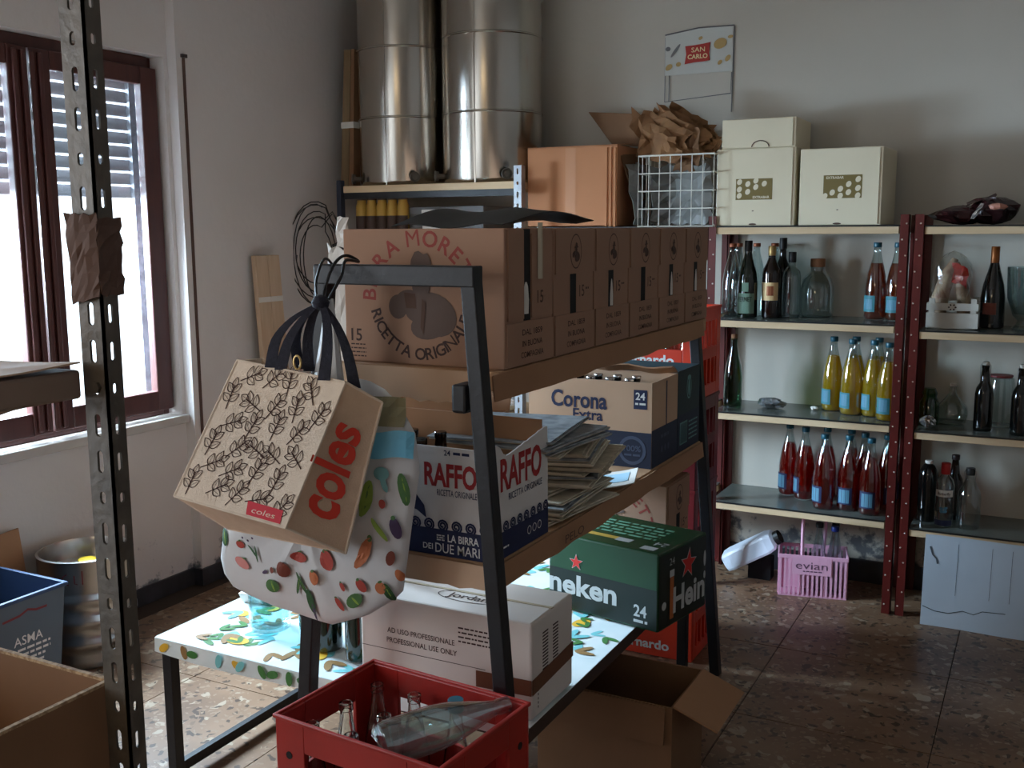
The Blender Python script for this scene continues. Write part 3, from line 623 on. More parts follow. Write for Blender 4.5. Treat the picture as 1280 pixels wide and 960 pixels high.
bottle('liqueur_bottle', 'dark brown liqueur bottle with cream picture label and gold neck', 'bottle', WINE, 'brown_glass', (-1.050, 4.375, CZ), GS, ('cap_gold', 0.016, 0.040, 0.262), None, [('label_cream', 0.075, 0.150, 195, 330), ('cap_rust', 0.095, 0.135, 255, 300)])
bottle('liqueur_bottle', 'black liqueur bottle with tall black cap behind the cream label bottle', 'bottle', WINE, 'dark_glass', (-1.030, 4.485, CZ), GS, ('black_film', 0.016, 0.050, 0.285))
bottle('spirit_bottle', 'slim clear bottle with dark cap right of the cream label bottle', 'bottle', [(0.030, 0), (0.037, 0.004), (0.038, 0.02), (0.038, 0.17), (0.034, 0.195), (0.018, 0.215), (0.015, 0.225), (0.015, 0.262)], 'clear_glass', (-0.975, 4.42, CZ), GS, ('black_film', 0.0165, 0.045, 0.232))
bottle('glass_jug', 'wide clear glass jug with brown stopper on the upper shelf', 'jug', [(0.055, 0), (0.068, 0.006), (0.072, 0.03), (0.072, 0.12), (0.062, 0.16), (0.040, 0.185), (0.030, 0.195), (0.030, 0.225)], 'clear_glass', (-0.885, 4.50, CZ), GS, ('cork', 0.031, 0.035, 0.212))
bottle('wine_bottle', 'empty green glass bottle with cork on the shelf beside the red crates', 'bottle', [(0.030, 0.0), (0.039, 0.003), (0.040, 0.02), (0.039, 0.13), (0.033, 0.18), (0.020, 0.235), (0.0145, 0.265), (0.0145, 0.30)], 'green_glass', (-1.205, 4.385, 0.7792), None, ('cork', 0.013, 0.022, 0.295))
rg = random.Random(5)
def blob(name, m, c, rx, ry, rz_, seed, amp=0.25, n=14, k=8, parent=None):
    R = random.Random(seed); ph = [R.uniform(0, 6) for _ in range(8)]; mb = MB(); rows = []
    for j in range(k + 1):
        th = pi * j / k
        for i in range(n):
            a = 2 * pi * i / n; q = 1 + amp * (sin(3 * a + ph[0] + 2 * th) * .5 + sin(5 * a + ph[1] - 3 * th) * .4 + sin(2 * a + 4 * th + ph[2]) * .5 + sin(7 * a + ph[3]) * .2)
            mb.v.append((c[0] + rx * q * sin(th) * cos(a), c[1] + ry * q * sin(th) * sin(a), c[2] + rz_ * (1 + cos(th) * (0.9 + 0.1 * q)) * 0.5 if True else 0))
    for j in range(k):
        for i in range(n): i2 = (i + 1) % n; mb.f.append((j * n + i, j * n + i2, (j + 1) * n + i2, (j + 1) * n + i))
    return obj(name, mb, m, parent)
tag(blob('paper_scrap', 'newsprint_cool', (0, 0, 0), 0.055, 0.035, 0.045, 11, 0.4), 'crumpled grey newspaper lying on the shelf left of the yellow bottles', 'paper').location = (-1.045, 4.42, 0.779)
tag(blob('paper_scrap', 'white_paper', (0, 0, 0), 0.016, 0.012, 0.018, 12, 0.3), 'tiny white scrap on the shelf beside the yellow bottles', 'paper').location = (-0.865, 4.44, 0.779)

# ---- right-hand bay
wc = thing('gift_crate', 'small white slatted crate beside the dark wine bottle', 'crate', (-0.335, 4.40, 1.158))
for z0, z1 in ((0.004, 0.062), (0.072, 0.100)):
    obj('slat', MB().box(-0.085, 0.085, -0.082, -0.074, z0, z1), 'crate_white', wc); obj('slat', MB().box(-0.085, 0.085, 0.074, 0.082, z0, z1), 'crate_white', wc)
    obj('slat', MB().box(-0.093, -0.085, -0.082, 0.082, z0, z1), 'crate_white', wc); obj('slat', MB().box(0.085, 0.093, -0.082, 0.082, z0, z1), 'crate_white', wc)
for sx in (-1, 1):
    for sy in (-1, 1): obj('corner_post', MB().box(sx * 0.075 - 0.01, sx * 0.075 + 0.01, sy * 0.064 - 0.01, sy * 0.064 + 0.01, 0, 0.118), 'crate_white', wc)
p = MB(); fw_ = FR((0.0, -0.082, 0.085), (1, 0, 0), (0, 0, 1))
for i in range(6): ell(p, 0.012 * cos(i * 1.05), 0.010 * sin(i * 1.05), 0.004, 0.003, fw_, i * 1.05)
obj('flower_stamp', p, 'print_dark', wc); obj('bottom', MB().box(-0.085, 0.085, -0.074, 0.074, 0, 0.004), 'crate_white', wc)
gb = thing('wrapped_gift', 'cellophane-wrapped cured meats with a red ribbon in the white crate', 'gift', (-0.345, 4.40, 1.163))
obj('salami', MB().tube([(-0.05, 0.0, 0.01), (-0.045, 0.0, 0.10), (-0.02, 0.0, 0.20), (0.005, 0, 0.265)], [0.028, 0.033, 0.027, 0.012], 10), 'cured', gb, True)
obj('salami', MB().tube([(0.045, 0.0, 0.01), (0.045, 0.0, 0.10), (0.03, 0.0, 0.18), (0.012, 0, 0.25)], [0.022, 0.026, 0.022, 0.010], 10), 'cured', gb, True)
obj('ribbon', MB().sheet(crump(lambda u, v: (0.0 + 0.055 * u, -0.035, 0.18 + 0.075 * v - 0.03 * u), 0.006, 8, 4, 4), 4, 4, 0.002), 'ribbon_red', gb)
blob('cellophane', 'cello', (0, 0, 0.02), 0.072, 0.060, 0.275, 21, 0.16, 18, 10, gb)
bottle('wine_bottle', 'dark wine bottle with amber foil neck beside the white crate', 'bottle', [(0.034, 0.0), (0.045, 0.003), (0.046, 0.02), (0.045, 0.12), (0.038, 0.17), (0.024, 0.22), (0.0155, 0.255), (0.0145, 0.31)], 'dark_glass', (-0.200, 4.44, 1.158), None, ('amber_foil', 0.0158, 0.085, 0.232), None, [('veg_brown', 0.055, 0.10, 225, 290)])
bottle('glass_vase', 'large flared clear glass vase near the right edge', 'vase', [(0.05, 0), (0.055, 0.004), (0.040, 0.02), (0.035, 0.035), (0.055, 0.055), (0.075, 0.12), (0.082, 0.24), (0.079, 0.24), (0.072, 0.12), (0.05, 0.06), (0.002, 0.05)], 'clear_glass', (-0.075, 4.43, 1.158), None, n=28)
tag(blob('plastic_bag', 'cello', (0, 0, 0), 0.05, 0.05, 0.17, 31, 0.25), 'crumpled clear plastic bag at the right edge of the upper shelf', 'bag').location = (0.045, 4.34, 1.158)
bottle('decanter', 'clear glass stoppered decanter beside the red post on the middle shelf', 'decanter', [(0.035, 0), (0.05, 0.005), (0.062, 0.04), (0.058, 0.07), (0.03, 0.105), (0.014, 0.125), (0.013, 0.15), (0.018, 0.155)], 'clear_glass', (-0.325, 4.46, 0.7622), None, ('pale_metal', 0.012, 0.012, 0.152))
bottle('glass_lamp', 'dark glass stub with crumpled foil collar against the red post', 'glass', [(0.03, 0), (0.038, 0.004), (0.038, 0.09), (0.026, 0.115), (0.03, 0.13), (0.02, 0.15)], 'green_glass', (-0.405, 4.40, 0.7622))
tag(blob('foil_wad', 'foil', (0, 0, 0), 0.026, 0.022, 0.05, 41, 0.4), 'crumpled silver foil wad in front of the dark glass stub', 'foil').location = (-0.398, 4.325, 0.7622)
sw = bottle('swing_bottle', 'black swing-top beer bottle, left one on the middle shelf', 'bottle', SWING, 'dark_glass', (-0.205, 4.36, 0.7622), 'swing-top bottles', ('white_paper', 0.0125, 0.014, 0.256))
w_ = MB().tube([(-0.017, 0, 0.205), (-0.018, 0, 0.255), (-0.006, 0, 0.273), (0.006, 0, 0.273), (0.018, 0, 0.255), (0.017, 0, 0.205)], 0.0014, 5); obj('wire_bail', w_, 'galv', sw, True)
clone(sw, (-0.075, 4.32, 0.7622), 0.5, 'black swing-top beer bottle at the right edge of the middle shelf')
tag(obj('rubber_ring', MB().lathe([(0.020, 0), (0.045, 0.003), (0.045, 0.010), (0.020, 0.012)], 20), 'swing_red'), 'maroon oval lid on the glass jar behind the swing-top bottle', 'lid').location = (-0.155, 4.50, 0.957)
bottle('glass_jar', 'tall clear glass jar behind the swing-top bottles', 'jar', [(0.045, 0), (0.052, 0.004), (0.052, 0.16), (0.046, 0.185), (0.046, 0.195)], 'clear_glass', (-0.150, 4.495, 0.7622))
bottle('beer_bottle', 'black glass bottle with white cap next to the red post, lower right shelf', 'bottle', WINE[:-4] + [(0.0145, 0.235), (0.0145, 0.245)], 'dark_glass', (-0.392, 4.385, 0.3682), None, ('white_paper', 0.0155, 0.012, 0.238))
gn = bottle('gin_bottle', 'clear rounded gin bottle with red cap and butterfly label', 'bottle', [(0.030, 0), (0.035, 0.004), (0.036, 0.012), (0.036, 0.165), (0.030, 0.19), (0.017, 0.205), (0.0145, 0.212), (0.0145, 0.235)], 'clear_glass', (-0.325, 4.335, 0.3682), None, ('cap_red', 0.0175, 0.045, 0.212), None, [('white_paper', 0.125, 0.152, 215, 330), ('navy_print', 0.008, 0.03, 215, 330)])
p = MB(); text(p, 'Butterfly', 0, 0.138, 0.011, CYL(0.0376, radians(272)), wd=0.05, bold=0.01); obj('lettering', p, 'print_dark', gn)
p = MB()
for sx, sy in ((-.008, .006), (.008, .008), (-.006, -.006), (.007, -.005)): 
    cy_ = CYL(0.0376, radians(272)); ell(p, sx, 0.072 + sy, 0.008, 0.006, cy_, sx * 40)
obj('butterfly_print', p, 'label_blue', gn)
bottle('amber_bottle', 'small brown bottle behind the red-capped gin bottle', 'bottle', SWING, 'brown_glass', (-0.300, 4.47, 0.3682), None, ('darkplastic', 0.0155, 0.02, 0.245))
sq = bottle('swing_flask', 'clear swing-top flask standing alone right of the gin bottle', 'bottle', [(0.040, 0), (0.044, 0.005), (0.045, 0.02), (0.045, 0.125), (0.040, 0.15), (0.022, 0.185), (0.0155, 0.20), (0.0155, 0.225)], 'clear_glass', (-0.235, 4.345, 0.3682), None, ('black_film', 0.017, 0.028, 0.215))
obj('wire_bail', MB().tube([(0.017, 0, 0.19), (0.022, 0, 0.225), (0.012, -0.01, 0.245), (-0.012, -0.01, 0.245), (-0.022, 0, 0.225), (-0.017, 0, 0.19)], 0.0014, 5), 'galv', sq, True)
# leaning board under the right bay
bd = thing('leaning_board', 'pale bluish cardboard sheet with a crack leaning against the lower right shelf', 'board', (-0.376, 4.185, 0))
def bdf(u, v): return (0.62 * u, 0.045 * v + 0.004 * sin(9 * u), 0.355 * v)
bm_ = MB().sheet(bdf, 12, 6, -0.005); obj('sheet', bm_, 'bluish_board', bd)
p = MB(); fbd = lambda x, y: V((x, 0.045 * y / 0.355 - 0.0068 + 0.004 * sin(9 * x / 0.62), y))
stroke(p, [(0.005, 0.075), (0.05, 0.06), (0.10, 0.058), (0.15, 0.075), (0.19, 0.068), (0.22, 0.085), (0.30, 0.09)], 0.003, fbd); stroke(p, [(0.02, 0.31), (0.03, 0.28), (0.045, 0.265), (0.05, 0.245)], 0.006, fbd)
for x in (0.12, 0.24, 0.31): stroke(p, [(x, 0.13), (x + 0.002, 0.33)], 0.0015, fbd)
obj('crack', p, 'crack', bd)
# top of the right bay
bg_ = thing('wrapped_bundle', 'dark maroon wrapped bundle with foil glints on top of the right shelving', 'bundle', (-0.29, 4.40, 1.559))
blob('wrap', 'maroon_wrap', (-0.035, 0, 0), 0.095, 0.08, 0.075, 51, 0.22, 16, 8, bg_); blob('wrap', 'maroon_wrap', (0.075, 0, 0), 0.085, 0.085, 0.105, 52, 0.25, 16, 8, bg_)
obj('loose_flap', MB().sheet(crump(lambda u, v: (-0.02 + 0.10 * u, -0.02 - 0.04 * v, 0.085 + 0.03 * u - 0.015 * v), 0.006, 9, 5, 3), 5, 3, 0.002), 'maroon_wrap', bg_)
obj('foil_strip', MB().sheet(crump(lambda u, v: (0.0 + 0.012 * v + 0.035 * u, -0.088, 0.02 + 0.06 * u), 0.004, 10, 4, 2), 4, 2, 0.002), 'foil', bg_)
blob('wrap_patch', 'salmon', (0.09, -0.07, 0.05), 0.035, 0.02, 0.03, 53, 0.2, 10, 6, bg_)
bottle('glass_jar', 'large clear glass jar at the right edge on top of the shelving', 'jar', [(0.09, 0), (0.10, 0.005), (0.10, 0.20), (0.08, 0.225), (0.075, 0.235)], 'clear_glass', (0.03, 4.45, 1.559))

# ---- under the shelving
ev = thing('bottle_carrier', 'pink plastic bottle carrier with handle on the floor under the shelving', 'bottle carrier', (-0.835, 4.375, 0), radians(12))
W2, D2, HH = 0.140, 0.085, 0.180
obj('base', MB().box(-W2, W2, -D2, D2, 0.0, 0.008), 'evian_pink', ev)
sm = MB().box(-0.0045, 0.0045, -0.0025, 0.0025, 0.006, 0.175); s0 = None
for k in range(15):
    x = -W2 + 0.008 + k * (2 * W2 - 0.016) / 14
    for y in (-D2, D2):
        if s0 is None: s0 = obj('slat', sm, 'evian_pink', ev, loc=(x, y, 0)); continue
        c = bpy.data.objects.new('slat', s0.data); COL.objects.link(c); c.parent = ev; c.location = (x, y, 0)
for k in range(8):
    y = -D2 + 0.015 + k * (2 * D2 - 0.03) / 7
    for x in (-W2, W2): c = bpy.data.objects.new('slat', s0.data); COL.objects.link(c); c.parent = ev; c.location = (x, y, 0); c.rotation_euler[2] = pi / 2
r_ = MB(); r_.box(-W2 - .004, W2 + .004, -D2 - .004, -D2 + .004, 0.165, 0.182); r_.box(-W2 - .004, W2 + .004, D2 - .004, D2 + .004, 0.165, 0.182); r_.box(-W2 - .004, -W2 + .004, -D2, D2, 0.165, 0.182); r_.box(W2 - .004, W2 + .004, -D2, D2, 0.165, 0.182)
obj('rim', r_, 'evian_pink', ev, bevel=0.002)
obj('name_plate', MB().box(-0.085, 0.075, -D2 - .005, -D2 - .001, 0.098, 0.175), 'evian_pink', ev)
d_ = MB(); d_.box(-W2, W2, -0.002, 0.002, 0.01, 0.15); d_.box(-0.05, -0.046, -D2, D2, 0.01, 0.15); d_.box(0.046, 0.05, -D2, D2, 0.01, 0.15); obj('divider', d_, 'evian_pink', ev)
obj('handle', MB().tube(smooth([(-0.045, -0.07, 0.165), (-0.045, -0.03, 0.31), (-0.035, -0.02, 0.328), (0.045, 0.0, 0.328), (0.05, 0.01, 0.31), (0.045, 0.05, 0.165)]), 0.007, 8), 'evian_pink', ev, True)
p = MB(); fe = FR((0, -D2 - .005, 0), (1, 0, 0), (0, 0, 1)); text(p, 'evian', -0.005, 0.140, 0.032, fe, wd=0.13); scribble(p, -0.04, 0.04, 0.114, 0.005, fe, 3); obj('lettering', p, 'evian_text', ev)
for (x, y), cm, lb in (((-0.815, 4.395), 'black_film', 'clear bottle with dark cap inside the pink carrier handle'), ((-0.755, 4.435), 'black_film', 'clear bottle with black cap at the back of the pink carrier'), ((-0.745, 4.365), 'blue_cap', 'clear bottle with blue cap in the pink carrier')):
    bottle('water_bottle', lb, 'bottle', SODA, 'clear_glass', (x, y, 0.009), 'bottles in the pink carrier', (cm, 0.0165, 0.020, 0.272))
wb = thing('plastic_canister', 'white plastic canister propped at an angle beside the pink carrier', 'canister', (-1.225, 4.40, 0.0))
cb = MB()
prf = [(0.028, 0), (0.046, 0.012), (0.050, 0.04), (0.050, 0.22), (0.044, 0.25), (0.030, 0.262)]
cb.lathe(prf, 4, (0, 0, 0), 1.0, 1.35); cb.xf(Matrix.Translation((0.0, 0, 0.065)) @ Matrix.Rotation(radians(58), 4, 'Y') @ Matrix.Rotation(pi / 4, 4, 'Z')); obj('body', cb, 'white_plastic', wb, bevel=0.012)
cp_ = MB().lathe([(0.03, 0.262), (0.03, 0.285)], 16); cp_.xf(Matrix.Translation((0.0, 0, 0.065)) @ Matrix.Rotation(radians(58), 4, 'Y')); obj('cap', cp_, 'black_film', wb)
obj('support_block', MB().box(0.10, 0.20, 0.02, 0.09, 0.0, 0.10), 'black_void', wb)

# ================================================================== ON TOP OF THE REAR SHELVING
def bean_label(mb_bg, mb_b, x0, x1, y0, y1, fr, fr2, beans, words, wx, wy):
    rect(mb_bg, x0, x1, y0, y1, fr)
    for bx, by in beans: ell(mb_b, x0 + bx * (x1 - x0), y0 + by * (y1 - y0), 0.010, 0.0125, fr2, -0.5, 12)
    text(mb_b, words, wx, wy, 0.010, fr2, wd=0.068, bold=0.03)
def coffee_box(label, loc, w, d, h, rz, side, lab):
    t = thing('coffee_carton', label, 'carton', loc, rz, 'white cartons on top of the shelving')
    obj('body', MB().box(-w / 2, w / 2, 0, d, 0, h), 'white_carton', t, bevel=0.004)
    obj('front_flap', MB().box(-w / 2 + 0.003, w / 2 - 0.012, -0.004, 0.0, 0.004, h - 0.004), 'white_carton', t)
    if lab:
        a, b, c = MB(), MB(), MB(); fr = FR((-w / 2, -0.004, 0), (1, 0, 0), (0, 0, 1)); f2 = FR((-w / 2, -0.004, 0), (1, 0, 0), (0, 0, 1), 0.0014)
        x0, x1, y0, y1 = lab
        if side == 'L': bean_label(a, b, x0, x1, y0, y1, fr, f2, [(.1, .85), (.1, .5), (.1, .2), (.33, .75), (.33, .38), (.55, .6), (.78, .75), (.55, .9)], 'EXTRABAR', x0 + (x1 - x0) * .70, y0 + 0.010)
        else: bean_label(a, b, x0, x1, y0, y1, fr, f2, [(.05, .1), (.24, .25), (.45, .4), (.45, .1), (.66, .6), (.66, .25), (.9, .8), (.9, .42), (.9, .1)], 'EXTRABAR', x0 + (x1 - x0) * .3, y1 - 0.010)
        obj('printed_label', a, 'olive_label', t, label='olive printed label with coffee beans'); obj('bean_print', b, 'white_carton', t)
        k = MB(); ell(k, w * 0.48, y0 - 0.045, 0.004, 0.002, fr); ell(k, w * 0.48, 0.006, 0.016, 0.004, fr); obj('mark', k, 'print_brown', t)
    return t
coffee_box('white carton with olive bean label, bottom left of the three white cartons', (-1.098, 4.25, 1.5605), 0.322, 0.30, 0.312, 0, 'L', (0.082, 0.232, 0.105, 0.190))
coffee_box('white carton with olive bean label, right of the three, leaning slightly', (-0.762, 4.25, 1.5605), 0.318, 0.30, 0.300, radians(-2), 'R', (0.095, 0.243, 0.105, 0.195))
tb = coffee_box('plain white carton lying on top of the left bean-label carton', (-1.094, 4.262, 1.8730), 0.302, 0.28, 0.118, 0, 'L', None)
obj('carry_handle', MB().tube([(0.035 * cos(a) + 0.01, -0.006, 0.004 + 0.025 * sin(a)) for a in [pi * i / 10 for i in range(11)]], 0.002, 6), 'print_brown', tb)

tn = thing('moving_carton', 'orange-tan cardboard box with an upright rear flap left of the wire basket', 'carton', (-1.902, 4.21, 1.5605))
b0 = MB(); w_, d_, h_ = 0.43, 0.34, 0.347; x0, x1 = -w_ / 2, w_ / 2
b0.box(x0, x1, 0, 0.005, 0, h_); b0.box(x0, x1, d_ - .005, d_, 0, h_); b0.box(x0, x0 + .005, .005, d_ - .005, 0, h_); b0.box(x1 - .005, x1, .005, d_ - .005, 0, h_); b0.box(x0, x1, 0, d_, 0, 0.005)
obj('body', b0, 'cardboard_orange', tn)
obj('flap', MB().hexa([(x0, 0, h_ - .002), (x1, 0, h_ - .002), (x1, 0.17, h_ + 0.012), (x0, 0.17, h_ + .012), (x0, 0, h_ + .003), (x1, 0, h_ + .003), (x1, .17, h_ + .017), (x0, .17, h_ + .017)]), 'cardboard_orange', tn)
obj('flap', MB().hexa([(x1 - .015, 0.02, h_), (x1 - .01, 0.02, h_), (x1 + 0.045, 0.12, h_ - 0.24), (x1 + .04, .12, h_ - .24), (x1 - .01, 0.30, h_), (x1 - .005, .30, h_), (x1 + .05, .32, h_ - .22), (x1 + .045, .32, h_ - .22)]), 'cardboard_dark', tn)
obj('flap', MB().sheet(lambda u, v: (x1 - 0.13 + 0.25 * u - 0.14 * v, d_ - 0.05 - 0.10 * u + 0.02 * v, h_ + 0.01 + 0.17 * v - 0.03 * u * v), 5, 5, 0.005), 'cardboard_dark', tn, label='raised cardboard flap')
p = MB(); ft = FR((x0, 0, 0), (1, 0, 0), (0, 0, 1)); rect(p, 0.185, 0.235, 0.02, h_ - .005, ft); obj('tape', p, 'tan_tape', tn)
for k in range(3): obj('edge_strip', MB().box(x1 - 0.055 + k * 0.02, x1 - 0.045 + k * 0.02, -0.006, 0.0, 0.002, h_ - 0.01), 'cardboard_orange', tn)

bk = thing('wire_basket', 'white wire basket full of paper on top of the shelving', 'basket', (-1.425, 4.21, 1.5605))
BW, BD, BH = 0.165, 0.30, 0.295
def grid(fn, nx, nz, m_=None):
    mb = MB()
    for i in range(nx + 1): mb.tube([fn(i / nx, 0), fn(i / nx, 1)], 0.0021, 5)
    for j in range(nz + 1): mb.tube([fn(0, j / nz), fn(1, j / nz)], 0.0024 if 0 < j < nz else 0.0036, 5)
    return mb
obj('front_panel', grid(lambda u, v: (-BW + 2 * BW * u, 0, BH * v), 7, 4), 'white_wire', bk, True); obj('back_panel', grid(lambda u, v: (-BW + 2 * BW * u, BD, BH * v), 7, 4), 'white_wire', bk, True)
obj('side_panel', grid(lambda u, v: (-BW, BD * u, BH * v), 6, 4), 'white_wire', bk, True); obj('side_panel', grid(lambda u, v: (BW, BD * u, BH * v), 6, 4), 'white_wire', bk, True)
obj('bottom_panel', grid(lambda u, v: (-BW + 2 * BW * u, BD * v, 0), 7, 6), 'white_wire', bk, True)
gbag = tag(obj('plastic_bag', MB().sheet(crump(lambda u, v: (0.03 * sin(7 * u) - 0.02 + 0.035 * (1 - v), 0.05 + 0.22 * u, 0.005 + 0.27 * v), 0.010, 14, 8, 8), 8, 8, 0.004), 'grey_bag', loc=(-1.635, 4.20, 1.5605)), 'grey translucent plastic bag squeezed between tan box and wire basket', 'bag')
tag(obj('plastic_bag', MB().sheet(crump(lambda u, v: (-0.14 + 0.28 * u, 0.06 + 0.05 * sin(5 * u), 0.006 + 0.25 * v), 0.012, 15, 9, 8), 9, 8, 0.004), 'grey_bag', loc=(-1.425, 4.24, 1.5605)), 'greyish plastic inside the wire basket', 'bag')
pk = thing('kraft_paper', 'crumpled brown kraft paper bursting out of the wire basket', 'paper', (-1.485, 4.33, 1.77))
for k in range(7):
    a = radians(-28 + 6 * k); R = random.Random(60 + k)
    L0 = 0.24 + R.uniform(-0.04, 0.04)
    def kf(u, v, a=a, k=k, L0=L0): return (-0.15 + 0.045 * k * 0.5 + L0 * u * cos(a) + 0.02 * sin(6 * v + k), -0.05 + 0.018 * k + 0.02 * sin(5 * u + k), 0.06 + 0.05 * v + 0.15 * (1 - 0.62 * u) * v + 0.006 * k + 0.03 * (1 - u))
    obj('paper_fold', MB().sheet(crump(kf, 0.012, 70 + k, 8, 6), 8, 6, 0.002), 'kraft', pk)
obj('paper_fold', MB().sheet(crump(lambda u, v: (0.03 + 0.10 * u, -0.04 + 0.02 * v, 0.02 + 0.19 * v * (0.6 + 0.4 * u)), 0.010, 91, 6, 6), 6, 6, 0.002), 'cardboard_dark', pk)

sc = thing('snack_rack_sign', 'white snack brand sign plate on a thin wire wall rack', 'sign', (-1.458, 4.592, 2.10))
def scf(u, v): return (-0.155 + 0.31 * u, 0.0, 0.135 + 0.175 * v + 0.012 * sin(pi * u) * v - 0.014 * (1 - u) * (1 - v) * 0 + 0.012 * u * v)
obj('plate', MB().sheet(scf, 10, 2, 0.003), 'plaque_white', sc)
obj('wire_frame', MB().tube([(-0.155, 0.002, 0.30), (-0.155, 0.002, 0.02), (0.15, 0.002, 0.04), (0.152, 0.002, 0.13)], 0.0022, 5).tube([(0.16, 0.002, 0.325), (0.155, 0.002, -0.04)], 0.0025, 5).tube([(-0.135, 0.002, 0.02), (-0.135, 0.002, 0.14)], 0.002, 5).tube([(-0.155, -.002, 0.312), (0, -.002, 0.330), (0.16, -.002, 0.327)], 0.003, 5), 'grey_box', sc, True)
fs = FR((0, -0.004, 0.22), (1, 0, 0), (0, 0, 1)); f2 = FR((0, -0.0048, 0.22), (1, 0, 0), (0, 0, 1))
p = MB(); poly(p, [(-0.062, -0.042), (-0.02, -0.037), (0.02, -0.036), (0.055, -0.033), (0.050, 0.0), (0.056, 0.045), (0.02, 0.040), (-0.02, 0.037), (-0.060, 0.036), (-0.055, 0.0)], fs); obj('logo_panel', p, 'logo_red', sc)
p = MB(); text(p, 'SAN', 0.0, 0.017, 0.020, f2, wd=0.062, bold=0.03); text(p, 'CARLO', -0.002, -0.012, 0.020, f2, wd=0.092, bold=0.03); obj('lettering', p, 'logo_cream', sc)
p = MB()
for x, y, a, b, r_ in ((0.10, 0.035, .03, .022, .3), (0.10, -0.045, .012, .008, .8), (-0.135, -0.05, .018, .012, .6), (-0.09, -.04, .012, .010, .2), (0.135, -0.03, .016, .010, .9), (0.145, .06, .012, .007, .1), (0.01, .065, .01, .007, .5)): ell(p, x, y, a, b, fs, r_)
obj('chip_print', p, 'chip', sc)
p = MB(); ell(p, -0.105, 0.02, 0.035, 0.007, fs, 0.9); ell(p, -0.14, .03, .012, .01, fs); obj('leaf_print', p, 'grey_box', sc)

# ================================================================== DRUM SHELF (rear left)
ds = thing('drum_shelf', 'slotted steel shelf with pale board carrying the two steel drums', 'shelving', (-2.575, 4.33, 0))
L = lambda mb: mb.xf(Matrix.Translation((2.575, -4.33, 0)))
obj('shelf', L(MB().box(-3.06, -2.128, 4.10, 4.57, 1.730, 1.762)), 'pale_wood', ds, bevel=0.002); obj('cross_rail', L(MB().box(-3.06, -2.128, 4.105, 4.12, 1.700, 1.730)), 'black_paint', ds)
obj('shelf', L(MB().box(-3.06, -2.128, 4.10, 4.57, 1.465, 1.495)), 'pale_wood', ds); obj('shelf', L(MB().box(-3.06, -2.128, 4.10, 4.57, 0.66, 0.69)), 'pale_wood', ds)
def slotpost(mbx, x, y, z0, z1, wdt, pitch, sl, horiz='x', sgn=-1, th=0.003):
    # flat flange with rounded slots cut through
    n = int((z1 - z0) / pitch); 
    for k in range(n):
        zc = z0 + (k + 0.5) * pitch; long = (k % 3 != 1); hl = sl / 2 if long else sl * 0.28; hw = wdt * 0.13
        inner = [(hw * cos(a), (hl - hw) * (1 if sin(a) > 1e-6 else -1 if sin(a) < -1e-6 else 0) + hw * sin(a)) for a in [2 * pi * (i + 0.5) / 12 for i in range(12)]]
        outer = []
        for (ix, iz) in inner:
            s_ = max(abs(ix) / (wdt / 2), abs(iz) / (pitch / 2)); outer.append((ix / s_, iz / s_))
        for q in range(12):   # snap to the cell corners so neighbouring cells close up
            a = [2 * pi * (i + 0.5) / 12 for i in range(12)][q]
        corners = [(wdt / 2, pitch / 2), (-wdt / 2, pitch / 2), (-wdt / 2, -pitch / 2), (wdt / 2, -pitch / 2)]
        for c in corners:
            i = min(range(12), key=lambda i: (outer[i][0] - c[0]) ** 2 + (outer[i][1] - c[1]) ** 2); outer[i] = c
        P = []
        for d0 in (0, th):
            for lst in (inner, outer):
                for (a, b) in lst:
                    if horiz == 'x': P.append((x + sgn * wdt / 2 + a, y + d0, zc + b))
                    else: P.append((x - d0, y + sgn * wdt / 2 + a, zc + b))
        F = []
        for i in range(12):
            j = (i + 1) % 12; F.append((i, j, 12 + j, 12 + i)); F.append((24 + i, 36 + i, 36 + j, 24 + j)); F.append((i, 24 + i, 24 + j, j)); F.append((12 + i, 12 + j, 36 + j, 36 + i))
        mbx.add(P, F)
    return mbx
pm = MB(); slotpost(pm, -2.090, 4.092, 0, 1.83, 0.038, 0.0508, 0.026); pm.box(-2.093, -2.090, 4.095, 4.13, 0, 1.83); obj('post', L(pm), 'galv', ds)
pm = MB(); pm.hexa([(-3.10, 4.085, 0), (-3.06, 4.085, 0), (-3.06, 4.12, 0), (-3.10, 4.12, 0), (-3.09, 4.085, 1.79), (-3.065, 4.085, 1.79), (-3.065, 4.12, 1.79), (-3.09, 4.12, 1.79)]); obj('post', L(pm), 'navy_post', ds, bevel=0.003)
pm = MB(); pm.box(-2.15, -2.115, 4.572, 4.575, 0, 1.80); pm.box(-3.09, -3.05, 4.572, 4.575, 0, 1.80); obj('rear_posts', L(pm), 'galv', ds)
